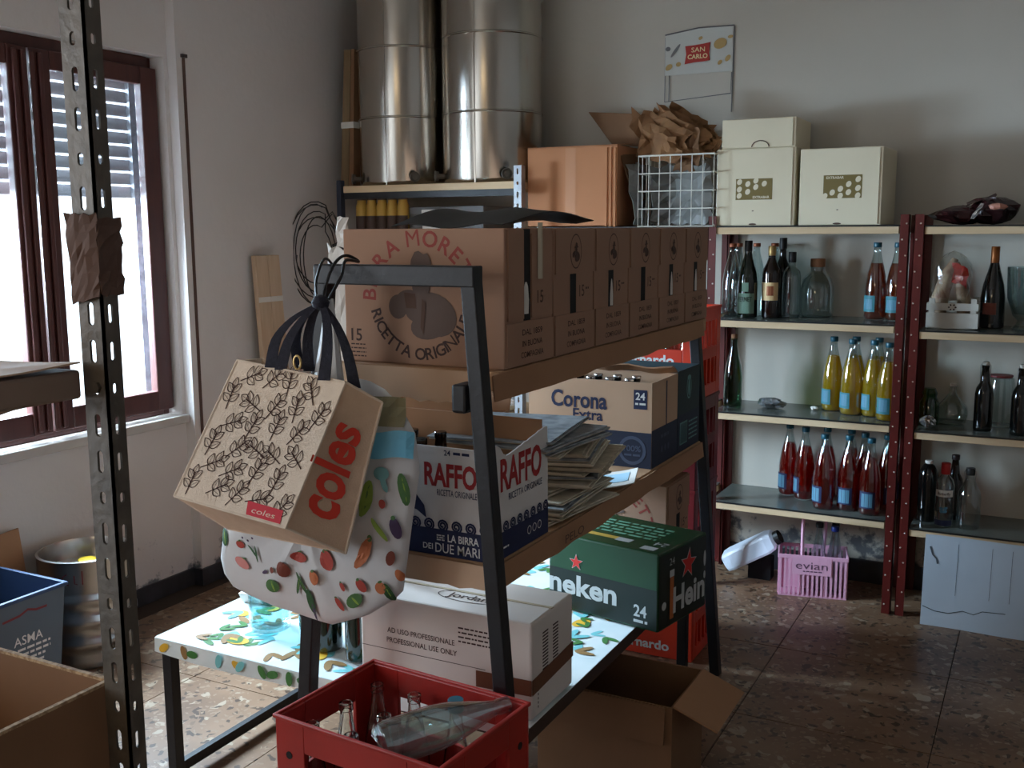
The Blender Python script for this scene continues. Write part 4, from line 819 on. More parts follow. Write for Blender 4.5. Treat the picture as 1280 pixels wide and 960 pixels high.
def drum(label, x, r, rings):
    t = thing('steel_drum', label, 'drum', (x, 4.335, 1.7625), 0, 'steel drums')
    pf = [(r - 0.012, 0), (r - 0.004, 0.006), (r, 0.02), (r, 1.05)]
    obj('body', MB().lathe(pf, 64), 'steel', t, True)
    for z in rings: obj('hoop', MB().lathe([(r - 0.001, z - 0.006), (r + 0.006, z - 0.002), (r + 0.006, z + 0.002), (r - 0.001, z + 0.006)], 64), 'steel', t, True)
    obj('seam', MB().box(-0.003, 0.003, -r - 0.002, -r + 0.002, 0.0, 1.05).xf(Matrix.Rotation(0.15, 4, 'Z')), 'steel', t)
    for a in (-48, -140):
        q = MB().lathe([(0.012, 0), (0.012, 0.03), (0.022, 0.03), (0.022, 0.04), (0.014, 0.042), (0.014, 0.05)], 12); q.xf(Matrix.Rotation(radians(a), 4, 'Z') @ Matrix.Translation((r - 0.005, 0, 0.035)) @ Matrix.Rotation(pi / 2, 4, 'Y'))
        vo = obj('valve', q, 'slotted_steel', t, True)
        q = MB().tube([(r + 0.04, 0.022 * cos(k * pi / 6), 0.035 + 0.022 * sin(k * pi / 6)) for k in range(12)], 0.004, 6, True); q.xf(Matrix.Rotation(radians(a), 4, 'Z')); obj('valve_ring', q, 'slotted_steel', vo, True)
drum('tall polished steel drum, left of the two on the rear shelf', -2.850, 0.222, (0.315, 0.635)); drum('tall polished steel drum, right of the two on the rear shelf', -2.365, 0.232, (0.315, 0.655))
bt = thing('batten_bundle', 'taped bundle of brown battens standing left of the steel drums', 'battens', (-3.125, 4.24, 1.7625))
obj('batten', MB().hexa([(-0.03, -0.03, 0), (0.015, -0.03, 0), (0.015, 0.03, 0), (-0.03, 0.03, 0), (-0.01, 0.0, 0.66), (0.03, 0.0, 0.66), (0.03, 0.05, 0.66), (-0.01, 0.05, 0.66)]), 'brown_batten', bt)
obj('batten', MB().hexa([(0.018, -0.03, 0), (0.045, -0.03, 0), (0.045, 0.03, 0), (0.018, 0.03, 0), (0.033, 0.0, 0.66), (0.05, 0.0, 0.66), (0.05, 0.05, 0.66), (0.033, 0.05, 0.66)]), 'cardboard_dark', bt)
obj('tape', MB().box(-0.026, 0.048, -0.02, 0.046, 0.285, 0.315), 'white_paper', bt)
cd = thing('wall_conduit', 'grey vertical conduit pipes in the room corner', 'pipe', (-3.21, 4.56, 1.8)); obj('pipe', MB().tube([(0, 0, 0), (0, 0, 1.2)], 0.012, 8), 'grey_box', cd, True); obj('pipe', MB().tube([(0.035, 0.01, 0), (0.035, 0.01, 1.2)], 0.016, 8), 'plaque_white', cd, True)
jl = ['leftmost yellow jar under the drum shelf', 'second yellow jar from the left under the drum shelf', 'third yellow jar from the left under the drum shelf', 'fourth yellow jar from the left under the drum shelf', 'rightmost yellow jar under the drum shelf']
for k in range(5):
    t = bottle('yellow_jar', jl[k], 'jar', [(0.026, 0), (0.029, 0.004), (0.029, 0.17), (0.022, 0.19), (0.022, 0.20)], 'jar_yellow', (-3.025 + 0.0605 * k, 4.20, 1.4955), 'yellow jars under the drum shelf', ('jar_label', 0.024, 0.02, 0.200), None, [('jar_label', 0.06, 0.125, 190, 350)], glassname='body')
t = thing('grey_carton', 'low grey carton under the drum shelf behind the beer cartons', 'carton', (-2.58, 4.33, 1.4955)); obj('body', MB().box(-0.19, 0.22, -0.1, 0.18, 0, 0.155), 'grey_box', t, bevel=0.004); obj('lid', MB().box(-0.195, 0.225, -0.105, 0.185, 0.13, 0.165), 'grey_box', t, bevel=0.003)
t = thing('small_box', 'small white box in front of the grey carton under the drum shelf', 'box', (-2.595, 4.18, 1.4955)); obj('body', MB().box(-0.05, 0.05, -0.03, 0.03, 0, 0.15), 'white_paper', t, bevel=0.002); obj('flap', MB().box(-0.05, 0.05, -0.034, -0.03, 0.10, 0.149), 'white_paper', t)
tag(blob('plastic_bag', 'foil', (0, 0, 0), 0.13, 0.08, 0.16, 66, 0.2, 18, 10), 'crumpled silvery plastic bag on the low drum shelf board', 'bag').location = (-2.28, 4.22, 0.690)
# cable coil hanging in the corner
cl = MB(); c0 = V((-3.165, 4.02, 1.435)); R = random.Random(3); pts = []
for k in range(7 * 24):
    a = 2 * pi * k / 24 + 1.2; lap = k // 24
    rx = 0.115 + 0.035 * sin(lap * 2.1) ; rz_ = 0.205 + 0.045 * sin(lap * 1.7 + 1)
    pts.append(c0 + V((rx * cos(a) * 0.75 + 0.012 * sin(lap * 3), rx * cos(a) * 0.55 + 0.004 * lap - .012, rz_ * sin(a) + 0.02 * sin(lap * 2.3))))
cl.tube(pts, 0.0028, 5)
cc = thing('cable_coil', 'loose coil of thin black cable hanging in the corner beside the drum shelf', 'cable', c0); obj('coil', cl.xf(Matrix.Translation(-c0)), 'black_cable', cc, True)
obj('loose_end', MB().tube([(-0.085, -0.05, 0.0), (-0.095, -0.055, -0.10), (-0.10, -0.06, -0.20)], 0.0028, 5), 'black_cable', cc, True); obj('tie', MB().tube([(0.06, 0.045, 0.04), (0.10, 0.06, 0.06)], 0.010, 6), 'black_cable', cc, True)
# planks leaning on the window wall
for k, (dy, lb) in enumerate(((0.0, 'pale plank leaning on the window wall, left one of the taped pair'), (0.084, 'pale plank leaning on the window wall, right one of the taped pair'))):
    t = thing('plank', lb, 'plank', (-3.10, 3.585 + dy, 0), 0, 'leaning planks'); top = V((-0.105, 0.03, 1.44))
    mb = MB().hexa([(-.012, 0, 0), (.012, 0, 0), (.012, .082, 0), (-.012, .082, 0), (-.125, 0.03, 1.44), (-.101, 0.03, 1.44), (-.101, .112, 1.44), (-.125, .112, 1.44)]); obj('board', mb, 'plank', t, bevel=0.002)
    z = 1.24; x = -0.012 - 0.113 * z / 1.44 + 0.0245; obj('tape', MB().box(x, x + 0.001, 0.026, 0.108, z - 0.012, z + 0.012), 'white_paper', t)

# ================================================================== RACK CONTENTS
def openbox(t, w, d, h, m, th=0.004, nm='body'):
    b = MB(); b.box(-w / 2, w / 2, 0, th, 0, h); b.box(-w / 2, w / 2, d - th, d, 0, h); b.box(-w / 2, -w / 2 + th, th, d - th, 0, h); b.box(w / 2 - th, w / 2, th, d - th, 0, h); b.box(-w / 2 + th, w / 2 - th, th, d - th, 0, th)
    return obj(nm, b, m, t)
# Raffo carton
Z2 = 0.8435
rf = thing('beer_carton', 'white and navy open beer carton with torn rim on the middle shelf', 'carton', (-1.232, 1.858, Z2)); w, d, h = 0.425, 0.265, 0.240
openbox(rf, w, d, h * 0.93, 'cardboard')
obj('front_face', MB().box(-w / 2, w / 2, -0.0015, 0, 0, h * 0.93), 'raffo_white', rf); obj('side_face', MB().box(w / 2, w / 2 + 0.0015, 0, d, 0, h * 0.93), 'raffo_white', rf)
b = MB()   # torn rim on the right side
R = random.Random(4); n = 18
def torn(u, v): i = int(u * n); q = [0.030, 0.030, 0.022, 0.006, 0.0, 0.001, 0.003, 0.005, 0.008, 0.010, 0.014, 0.014, 0.018, 0.020, 0.022, 0.026, 0.027, 0.030, 0.030][min(i, n)]; return (w / 2 + 0.0017, 0.002 + (d - 0.004) * u, h * 0.927 + (h * 0.01 + q) * v)
obj('torn_rim', MB().sheet(torn, n, 1, 0.004), 'raffo_white', rf)
obj('front_flap', MB().box(-w / 2, w / 2 - 0.03, -0.003, 0, 0.115, h + 0.004), 'raffo_white', rf); obj('back_flap', MB().box(-w / 2 + 0.01, w / 2 - 0.01, d - 0.008, d - 0.005, 0.1, h + 0.03), 'cardboard', rf)
ffr = FR((-w / 2, -0.0015, 0), (1, 0, 0), (0, 0, 1)); ff3 = FR((-w / 2, -0.003, 0), (1, 0, 0), (0, 0, 1)); fsd = FR((w / 2 + 0.0015, 0, 0), (0, 1, 0), (0, 0, 1))
nav = MB(); rect(nav, 0, w, 0, 0.060, ffr); rect(nav, 0, d, 0, 0.060, fsd)
obj('navy_band', nav, 'navy_print', rf, label='navy printed lower band')
sp = MB()
def spiral(mb, cx, cy, r, fr): stroke(mb, [(cx + r * (1 - 0.8 * k / 22) * cos(2 * pi * k / 11 - 0.8), cy + r * (1 - 0.8 * k / 22) * sin(2 * pi * k / 11 - 0.8)) for k in range(23)], 0.0045, fr)
for k in range(12): spiral(sp, 0.02 + k * 0.035, 0.069, 0.0135, FR((-w / 2, -0.0022, 0), (1, 0, 0), (0, 0, 1)))
for k in range(8): spiral(sp, 0.018 + k * 0.033, 0.069, 0.0135, FR((w / 2 + 0.0022, 0, 0), (0, 1, 0), (0, 0, 1)))
obj('wave_border', sp, 'navy_print', rf)
rr = MB(); text(rr, 'RAFFO', 0.322, 0.182, 0.052, ff3, wd=0.132, bold=0.035); text(rr, 'RAFFO', 0.130, 0.185, 0.072, fsd, wd=0.20, bold=0.03); obj('lettering', rr, 'raffo_red', rf, label='tall red brand lettering')
rr = MB(); text(rr, 'RICETTA ORIGINALE', 0.338, 0.143, 0.014, ff3, wd=0.100, bold=0.02); text(rr, 'RICETTA ORIGINALE', 0.150, 0.132, 0.015, fsd, wd=0.165, bold=0.02); text(rr, '24', 0.315, 0.232, 0.012, ff3, bold=0.02); scribble(rr, 0.330, 0.37, 0.232, 0.006, ff3, 5)
poly(rr, [(0.17, 0.165), (0.225, 0.145), (0.255, 0.11), (0.260, 0.082), (0.235, 0.098), (0.20, 0.105), (0.15, 0.12)], FR((-w / 2, -0.0036, 0), (1, 0, 0), (0, 0, 1)))
obj('lettering', rr, 'navy_print', rf)
rr = MB(); fx2 = FR((-w / 2, -0.0024, 0), (1, 0, 0), (0, 0, 1)); text(rr, 'LA BIRRA', 0.352, 0.042, 0.017, fx2, wd=0.078, bold=0.02); text(rr, 'DEI', 0.262, 0.019, 0.013, fx2, bold=0.01); text(rr, 'DUE MARI', 0.337, 0.018, 0.021, fx2, wd=0.112, bold=0.03)
for i in range(3): scribble(rr, 0.285, 0.305, 0.036 + 0.005 * i, 0.003, fx2, i)
fy2 = FR((w / 2 + 0.0024, 0, 0), (0, 1, 0), (0, 0, 1)); text(rr, '24', 0.025, 0.020, 0.016, fy2); scribble(rr, 0.04, 0.065, 0.024, 0.004, fy2, 2)
for i in range(3): ring(rr, 0.165 + 0.026 * i, 0.032, 0.010, 0.010, 0.002, fy2)
obj('lettering', rr, 'print_white', rf)
for i in range(3):
    for j in range(2): bottle('beer_bottle', gl(i, j, 'brown beer bottle in the open white and navy carton'), 'bottle', [(r, z * 0.9) for r, z in SWING], 'brown_glass', (-1.40 + 0.078 * i, 1.93 + 0.085 * j, Z2 + 0.005), 'beer bottles in the open white and navy carton', ('dark_glass', 0.0148, 0.007, 0.229))
# brown cartons behind on the middle shelf (far left)
t = thing('brown_carton', 'open brown carton with raised flaps behind the white and navy carton', 'carton', (-1.43, 2.30, Z2)); openbox(t, 0.18, 0.24, 0.20, 'cardboard')
obj('flap', MB().sheet(lambda u, v: (-0.09 + 0.18 * u, -0.03 * v, 0.20 + 0.085 * v), 2, 2, 0.004), 'cardboard_dark', t); obj('flap', MB().sheet(lambda u, v: (-0.09 - 0.06 * v, 0.0 + 0.24 * u, 0.20 + 0.07 * v), 2, 2, 0.004), 'cardboard_orange', t); obj('flap', MB().sheet(lambda u, v: (-0.09 + 0.18 * u, 0.24 + 0.03 * v, 0.20 + 0.09 * v), 2, 2, 0.004), 'cardboard', t)
# newspapers
def newspaper(label, x, y, z, wd, ln, th, rz, bend, m, fold=True, tilt=0):
    t = thing('newspaper', label, 'newspaper', (x, y, z), rz, 'folded newspapers on the middle shelf')
    nf = 3
    for k in range(nf):
        zz = th * k / nf
        def nfn(u, v, zz=zz, k=k): return (-wd / 2 + wd * u + 0.004 * sin(k * 2.1), -ln / 2 + ln * v + 0.003 * cos(k * 1.7), zz + th / nf * 0.9 + bend * (u ** 2) * 0.5 + bend * 0.35 * sin(pi * v) + tilt * u)
        obj('page_fold', MB().sheet(nfn, 6, 4, th / nf * 0.9), m if k else 'newsprint_dark', t, True)
    return t
R = random.Random(12); z = Z2 + 0.0005
for k in range(18):
    th = R.uniform(0.0070, 0.0115); dx = R.uniform(-0.02, 0.02); jut = 0.0 if k < 4 else R.uniform(-0.01, 0.05)
    dy = (0.0 if k < 4 else (0.10 * sin((k - 4) / 9 * pi) if k < 14 else -0.02)) + R.uniform(-0.012, 0.012)
    m_ = ['newsprint', 'newsprint_dark', 'newsprint', 'newsprint_cool'][k % 4] if k < 16 else 'newsprint_cool'
    od = ['second', 'third', 'fourth', 'fifth', 'sixth', 'seventh', 'eighth', 'ninth', 'tenth', 'eleventh', 'twelfth', 'thirteenth', 'fourteenth', 'fifteenth', 'sixteenth', 'seventeenth', 'eighteenth']
    nlab = 'top newspaper of the pile beside the torn carton' if k == 17 else 'bottom newspaper of the pile beside the torn carton' if k == 0 else 'folded newspaper, ' + od[k - 1] + ' from the bottom of the pile beside the torn carton'
    newspaper(nlab, -1.165 + dx + jut * 0.4, 2.335 + dy * 0.8 - (0.05 if k >= 14 else 0), z, 0.30 if k < 15 else 0.31, 0.36 if k < 4 else R.uniform(0.28, 0.36), th, R.uniform(-0.16, 0.16) + (0.25 if 5 < k < 14 else 0), 0.004, m_)
    z += th + 0.003
t = thing('leaflet', 'folded blue and white leaflet at the shelf edge before the dark blue carton', 'leaflet', (-1.06, 2.62, Z2 + 0.0005), 0.3)
obj('page', MB().sheet(lambda u, v: (-0.06 + 0.13 * u, -0.09 + 0.18 * v, 0.004 + 0.02 * u * u + 0.004), 5, 5, 0.003), 'white_paper', t); obj('cover', MB().sheet(lambda u, v: (-0.03 + 0.08 * u, -0.05 + 0.10 * v, 0.0095 + 0.02 * ((0.23 + 0.615 * u) ** 2)), 5, 5, 0.001), 'blue_paper', t)
# Corona carton
cr = thing('beer_carton', 'tan and navy open beer carton with bottle caps showing on the middle shelf', 'carton', (-1.222, 2.835, Z2)); w, d, h = 0.405, 0.235, 0.258
openbox(cr, w, d, h, 'cardboard_pale')
obj('rim_flap', MB().sheet(lambda u, v: (-w / 2 + 0.05 + (w - 0.05) * u, d - 0.006 - 0.05 * v, h + 0.022 * sin(v * pi / 2) + 0.004 * sin(14 * u)), 12, 4, 0.004), 'cardboard', cr)
lo = MB(); f0 = FR((-w / 2, 0, 0), (1, 0, 0), (0, 0, 1)); f1 = FR((w / 2, 0, 0), (0, 1, 0), (0, 0, 1)); rect(lo, 0, w, 0, 0.108, f0); rect(lo, 0, d, 0, 0.115, f1); obj('navy_base', lo, 'corona_navy', cr, label='dark navy printed lower half')
p = MB(); text(p, 'Corona', 0.170, 0.195, 0.052, f0, wd=0.185, bold=0.025); text(p, 'Extra', 0.200, 0.150, 0.034, f0, wd=0.098, bold=0.02); rect(p, 0.348, 0.390, 0.178, 0.236, f0); rect(p, 0.125, 0.134, 0.115, 0.25, f1); obj('lettering', p, 'navy_print', cr)
p = MB(); f0b = FR((-w / 2, 0, 0), (1, 0, 0), (0, 0, 1), 0.0014); text(p, '24', 0.369, 0.217, 0.022, f0b, bold=0.02); scribble(p, 0.353, 0.386, 0.194, 0.006, f0b, 1); obj('lettering', p, 'print_white', cr)
p = MB(); ring(p, 0.345, 0.052, 0.044, 0.044, 0.010, f0b); text(p, '100%', 0.345, 0.058, 0.018, f0b, wd=0.055, bold=0.02); scribble(p, 0.32, 0.37, 0.038, 0.006, f0b, 2); f1b = FR((w / 2, 0, 0), (0, 1, 0), (0, 0, 1), 0.0014); scribble(p, 0.08, 0.15, 0.085, 0.01, f1b, 3)
for i in range(3): ell(p, 0.09 + 0.03 * i, 0.045, 0.008, 0.011, f1b)
obj('badge_print', p, 'faint_navy', cr)
pb = bottle('beer_bottle', gl(0, 0, 'capped dark bottle in the tan and navy carton'), 'bottle', [(r * 0.86, z * 0.94) for r, z in SWING], 'dark_glass', (-1.385, 2.868, Z2 + 0.005), 'beer bottles in the tan and navy carton', ('foil', 0.0145, 0.008, 0.240))
for i in range(5):
    for j in range(3):
        if i + j: clone(pb, (-1.385 + 0.064 * i, 2.868 + 0.064 * j, Z2 + 0.005), 0, gl(i, j, 'capped dark bottle in the tan and navy carton'))
dk = thing('beer_carton', 'dark teal-navy carton with pale crest beyond the tan and navy carton', 'carton', (-1.222, 3.074, Z2)); w, d, h = 0.405, 0.222, 0.262
openbox(dk, w, d, h, 'teal_navy'); fd = FR((w / 2, 0, 0), (0, 1, 0), (0, 0, 1)); p = MB(); lo = MB(); rect(lo, 0, d, 0, 0.12, fd); obj('navy_base', lo, 'corona_navy', dk)
ring(p, 0.11, 0.200, 0.024, 0.038, 0.005, fd); ell(p, 0.11, 0.20, 0.011, 0.028, fd); ell(p, 0.11, 0.232, 0.018, 0.008, fd); fd2 = FR((w / 2, 0, 0), (0, 1, 0), (0, 0, 1), 0.0014); rect(p, 0.02, 0.095, 0.022, 0.095, fd2)
for i in range(5): scribble(p, 0.11, 0.20, 0.03 + 0.014 * i, 0.005, fd2, i)
obj('crest_print', p, 'veg_teal', dk); p = MB()
for i in range(9): rect(p, 0.026 + 0.0075 * i, 0.030 + 0.0075 * i, 0.027, 0.09, FR((w / 2, 0, 0), (0, 1, 0), (0, 0, 1), 0.002))
obj('barcode', p, 'corona_navy', dk)

# ---- low table with floral oilcloth, standing through the rack
tb = thing('low_table', 'low table with black metal legs under the floral oilcloth', 'table', (-1.56, 2.62, 0))
L = lambda mb: mb.xf(Matrix.Translation((1.56, -2.62, 0)))
TX0, TX1, TY0, TY1, TZ = -2.14, -0.985, 1.955, 3.27, 0.437
obj('tabletop', L(MB().box(TX0, TX1, TY0, TY1, 0.395, TZ - 0.002)), 'dark_board', tb)
for x in (TX0 + 0.022, TX1 - 0.06):
    for y in (TY0 + 0.022, TY1 - 0.022): obj('leg', L(MB().box(x - 0.016, x + 0.016, y - 0.016, y + 0.016, 0.0, 0.395)), 'black_paint', tb, bevel=0.002)
obj('stretcher', L(MB().box(TX0 + 0.012, TX0 + 0.032, TY0 + 0.04, TY1 - 0.04, 0.025, 0.055)), 'black_paint', tb)
oc = thing('tablecloth', 'white oilcloth printed with lemons and leaves on the low table', 'tablecloth', (-1.56, 2.62, TZ - 0.002))
L2 = lambda mb: mb.xf(Matrix.Translation((1.56, -2.62, -(TZ - 0.002))))
m_ = MB().box(TX0 - 0.004, TX1 + 0.004, TY0 - 0.004, TY1, TZ - 0.002, TZ)
m_.sheet(lambda u, v: (TX0 - 0.004 + (TX1 - TX0 + 0.006) * u, TY0 - 0.005 - 0.004 * v * sin(13 * u) - 0.002 * v, TZ - (0.040 + 0.008 * sin(6 * u)) * v), 24, 3, 0.002)
m_.sheet(lambda u, v: (TX0 - 0.005 - 0.003 * v, TY1 - (TY1 - TY0) * u, TZ - 0.04 * v), 6, 2, 0.002)
obj('cloth', L2(m_), 'oilcloth', oc)
ft = FR((TX0, TY0, TZ), (1, 0, 0), (0, 1, 0), 0.0008); fsk = FR((TX0, TY0 - 0.0125, TZ), (1, 0, 0), (0, 0, 1), 0.0005)
R = random.Random(9); layers = {'cloth_teal': MB(), 'cloth_yellow': MB(), 'cloth_green': MB(), 'cloth_brown': MB()}
for k in range(300):
    x, y = R.uniform(0.04, 1.12), R.uniform(0.04, 1.26); c = R.choice(['cloth_teal', 'cloth_teal', 'cloth_yellow', 'cloth_green', 'cloth_green', 'cloth_brown']); s_ = R.uniform(0.018, 0.034); a = R.uniform(0, 6)
    off = {'cloth_teal': 0.0008, 'cloth_yellow': 0.0012, 'cloth_green': 0.0016, 'cloth_brown': 0.0020}[c]; fr = FR((TX0, TY0, TZ), (1, 0, 0), (0, 1, 0), off * 0.6 + 0.0001 * (k % 23)); fr2 = FR((TX0, TY0, TZ), (1, 0, 0), (0, 1, 0), off * 0.6 + 0.0001 * (k % 23) + 0.00005)
    if c == 'cloth_yellow': ell(layers[c], x, y, s_ * 1.2, s_ * 0.8, fr, a)
    else:
        for q in (-0.5, 0.4): ell(layers[c], x + s_ * cos(a + q), y + s_ * sin(a + q), s_, s_ * 0.34, fr if q < 0 else fr2, a + q, 10)
for k, (x, c) in enumerate(((0.035, 'cloth_yellow'), (0.11, 'cloth_brown'), (0.14, 'cloth_green'), (0.235, 'cloth_teal'), (0.30, 'cloth_yellow'), (0.31, 'cloth_teal'), (0.385, 'cloth_green'), (0.42, 'cloth_green'), (0.475, 'cloth_green'), (0.52, 'cloth_green'), (0.60, 'cloth_yellow'), (0.68, 'cloth_green'))):
    ell(layers[c], x, -0.021, 0.020, 0.011, FR(fsk.o, fsk.u, fsk.v, 0.0005 + 0.0002 * k), 0.6 + k * 1.3, 12)
for c, mb in layers.items(): obj('fruit_print' if c == 'cloth_yellow' else 'leaf_print', L2(mb), c, oc)
bottle('glass_jar', 'clear aqua glass jar standing on the floral oilcloth under the bags', 'jar', [(0.048, 0), (0.056, 0.004), (0.058, 0.015), (0.058, 0.11), (0.050, 0.125), (0.050, 0.14), (0.047, 0.14), (0.047, 0.122), (0.054, 0.108), (0.054, 0.016), (0.044, 0.008), (0.001, 0.008)], 'aqua_glass', (-1.895, 2.14, TZ + 0.0042), None, n=28)
bottle('green_jar', 'small olive green glass jar on the oilcloth beside the aqua jar', 'jar', [(0.020, 0), (0.027, 0.006), (0.030, 0.03), (0.030, 0.09), (0.018, 0.11), (0.016, 0.14)], 'bottle_green', (-1.745, 2.13, TZ + 0.0042), None, liquid=('gold_print', 0.06))
dw = [(-1.660, 2.10, 'black wine bottle left of the rack leg on the oilcloth'), (-1.545, 2.085, 'black wine bottle right of the rack leg on the oilcloth'), (-1.478, 2.13, 'black wine bottle against the white professional carton'), (-1.580, 2.21, 'black wine bottle behind the other two on the oilcloth')]
pw = None
for x, y, lb in dw:
    if pw is None: pw = bottle('wine_bottle', lb, 'bottle', WINE, 'dark_green_glass', (x, y, TZ + 0.0042), 'black wine bottles on the oilcloth', ('black_film', 0.0155, 0.05, 0.255))
    else: clone(pw, (x, y, TZ + 0.0042), 0, lb)
sd = thing('soap_dish', 'small white perforated dish on the rear edge of the oilcloth', 'dish', (-2.085, 2.30, TZ + 0.001), 0.2)
obj('dish', MB().hexa([(-.035, -.028, 0), (.035, -.028, 0), (.035, .028, 0), (-.035, .028, 0), (-.045, -.035, .03), (.045, -.035, .03), (.045, .035, .03), (-.045, .035, .03)]), 'plaque_white', sd, bevel=0.004)
p = MB()
for i in range(4):
    for j in range(3): ell(p, -0.028 + 0.019 * i, -0.018 + 0.018 * j, 0.004, 0.004, FR((0, 0, 0.0305), (1, 0, 0), (0, 1, 0)), 0, 8)
obj('holes', p, 'black_void', sd)
# professional-use carton
jd = thing('white_carton', 'white carton for professional use with brown tape on the low table', 'carton', (-1.222, 1.972, TZ + 0.0042)); w, d, h = 0.472, 0.225, 0.232
obj('body', MB().box(-w / 2, w / 2, 0, d, 0, h), 'jordan_white', jd, bevel=0.006)
f0 = FR((-w / 2, 0, 0), (1, 0, 0), (0, 0, 1)); f1 = FR((w / 2, 0, 0), (0, 1, 0), (0, 0, 1)); ft = FR((-w / 2, 0, h), (1, 0, 0), (0, 1, 0))
p = MB(); text(p, 'AD USO PROFESSIONALE', 0.175, 0.150, 0.013, f0, wd=0.190, bold=0.02); text(p, 'PROFESSIONAL USE ONLY', 0.177, 0.125, 0.013, f0, wd=0.198, bold=0.02)
for i in range(4): scribble(p, 0.28, 0.36 + 0.03 * (i % 2), 0.19 - 0.011 * i, 0.004, f0, i)
for i in range(2):
    for j in range(14): rect(p, 0.055 + 0.055 * i, 0.085 + 0.055 * i, 0.085 + 0.008 * j, 0.089 + 0.008 * j, f1)
for j in range(6): rect(p, 0.03, 0.034, 0.02 + 0.01 * j, 0.026 + 0.01 * j, f1)
rect(p, 0, w - 0.12, 0.099, 0.1005, f0); obj('lettering', p, 'print_dark', jd)
p = MB(); text(p, 'Jordan', 0.26, 0.085, 0.028, ft, wd=0.11, bold=0.01); ring(p, 0.26, 0.085, 0.085, 0.033, 0.003, ft, 32); obj('lettering', p, 'print_dark', jd)
tp = MB(); f0t = FR((-w / 2, 0, 0), (1, 0, 0), (0, 0, 1), 0.0014); f1t = FR((w / 2, 0, 0), (0, 1, 0), (0, 0, 1), 0.0014); poly(tp, [(w - 0.145, 0.055), (w, 0.060), (w, 0.098), (w - 0.145, 0.095)], f0t); poly(tp, [(0, 0.060), (d, 0.072), (d, 0.112), (0, 0.098)], f1t); obj('tape', tp, 'brown_tape', jd)
obj('flap_edge', MB().box(-w / 2, w / 2, d * 0.48, d * 0.52, h, h + 0.0015), 'clear_tape', jd)
# Heineken carton
hk = thing('beer_carton', 'dark green beer carton with red stars on the low table edge', 'carton', (-0.905, 2.590, TZ + 0.0042), radians(-11.0)); w, d, h = 0.375, 0.275, 0.226
obj('body', MB().box(-w, 0, 0, d, 0, h), 'heineken_green', hk, bevel=0.006)
f0 = FR((-w, 0, 0), (1, 0, 0), (0, 0, 1)); f1 = FR((0, 0, 0), (0, 1, 0), (0, 0, 1)); ft = FR((-w, 0, h), (1, 0, 0), (0, 1, 0)); k2 = lambda f: FR(f.o, f.u, f.v, 0.0014); k3 = lambda f: FR(f.o, f.u, f.v, 0.002)
p = MB(); rect(p, 0.004, w - 0.004, 0.006, 0.122, f0); rect(p, 0.004, d - 0.004, 0.006, 0.218, f1); obj('dark_panel', p, 'heineken_dark', hk)
p = MB(); text(p, 'neken', 0.122, 0.080, 0.062, k2(f0), wd=0.236, bold=0.03); text(p, '24', 0.318, 0.052, 0.034, k2(f0), wd=0.042, bold=0.02); scribble(p, 0.297, 0.342, 0.022, 0.008, k2(f0), 2)
text(p, 'Heineken', 0.205, 0.075, 0.062, k2(f1), wd=0.26, bold=0.03) if False else text(p, 'Hein', 0.172, 0.072, 0.076, k2(f1), wd=0.185, bold=0.03); star(p, 0.165, 0.160, 0.048, k2(f1), 0.42, 0.15); text(p, '24', 0.072, 0.190, 0.020, k2(f1)); star(p, 0.10, 0.150, 0.026, k2(f0)); ell(p, 0.030, 0.07, 0.012, 0.012, k2(f1)); rect(p, 0.06, 0.085, 0.145, 0.165, k2(f1)); ell(p, 0.263, 0.15, 0.007, 0.024, k2(f1)); ell(p, 0.263, 0.10, 0.006, 0.012, k2(f1))
obj('lettering', p, 'silver_print', hk)
p = MB(); star(p, 0.165, 0.160, 0.043, k3(f1), 0.42, 0.15); star(p, 0.10, 0.150, 0.023, k3(f0)); obj('star', p, 'star_red', hk, label='red star')
p = MB(); rect(p, 0.062, 0.083, 0.022, 0.145, k2(f1)); obj('beer_glass_print', p, 'beer', hk)
p = MB()
for i in range(5): scribble(p, 0.06, 0.30, 0.11 + 0.026 * i, 0.012, ft, 20 + i)
obj('lettering', p, 'pale_green', hk)
p = MB(); rect(p, 0.03, 0.20, 0.052, 0.076, ft); obj('gold_stripe', p, 'gold_print', hk); p = MB(); rect(p, 0.20, 0.25, 0.045, 0.075, ft); rect(p, 0.30, 0.345, 0.02, 0.05, ft); text(p, '24', 0.335, 0.08, 0.03, k2(ft), rot=pi); obj('lettering', p, 'silver_print', hk)
moretti((-1.232, 3.020, TZ + 0.0042), 'brown beer carton on the low table behind the dark green carton', False, False, w=0.40, d=0.225, h=0.305, group='beer cartons on the low table')

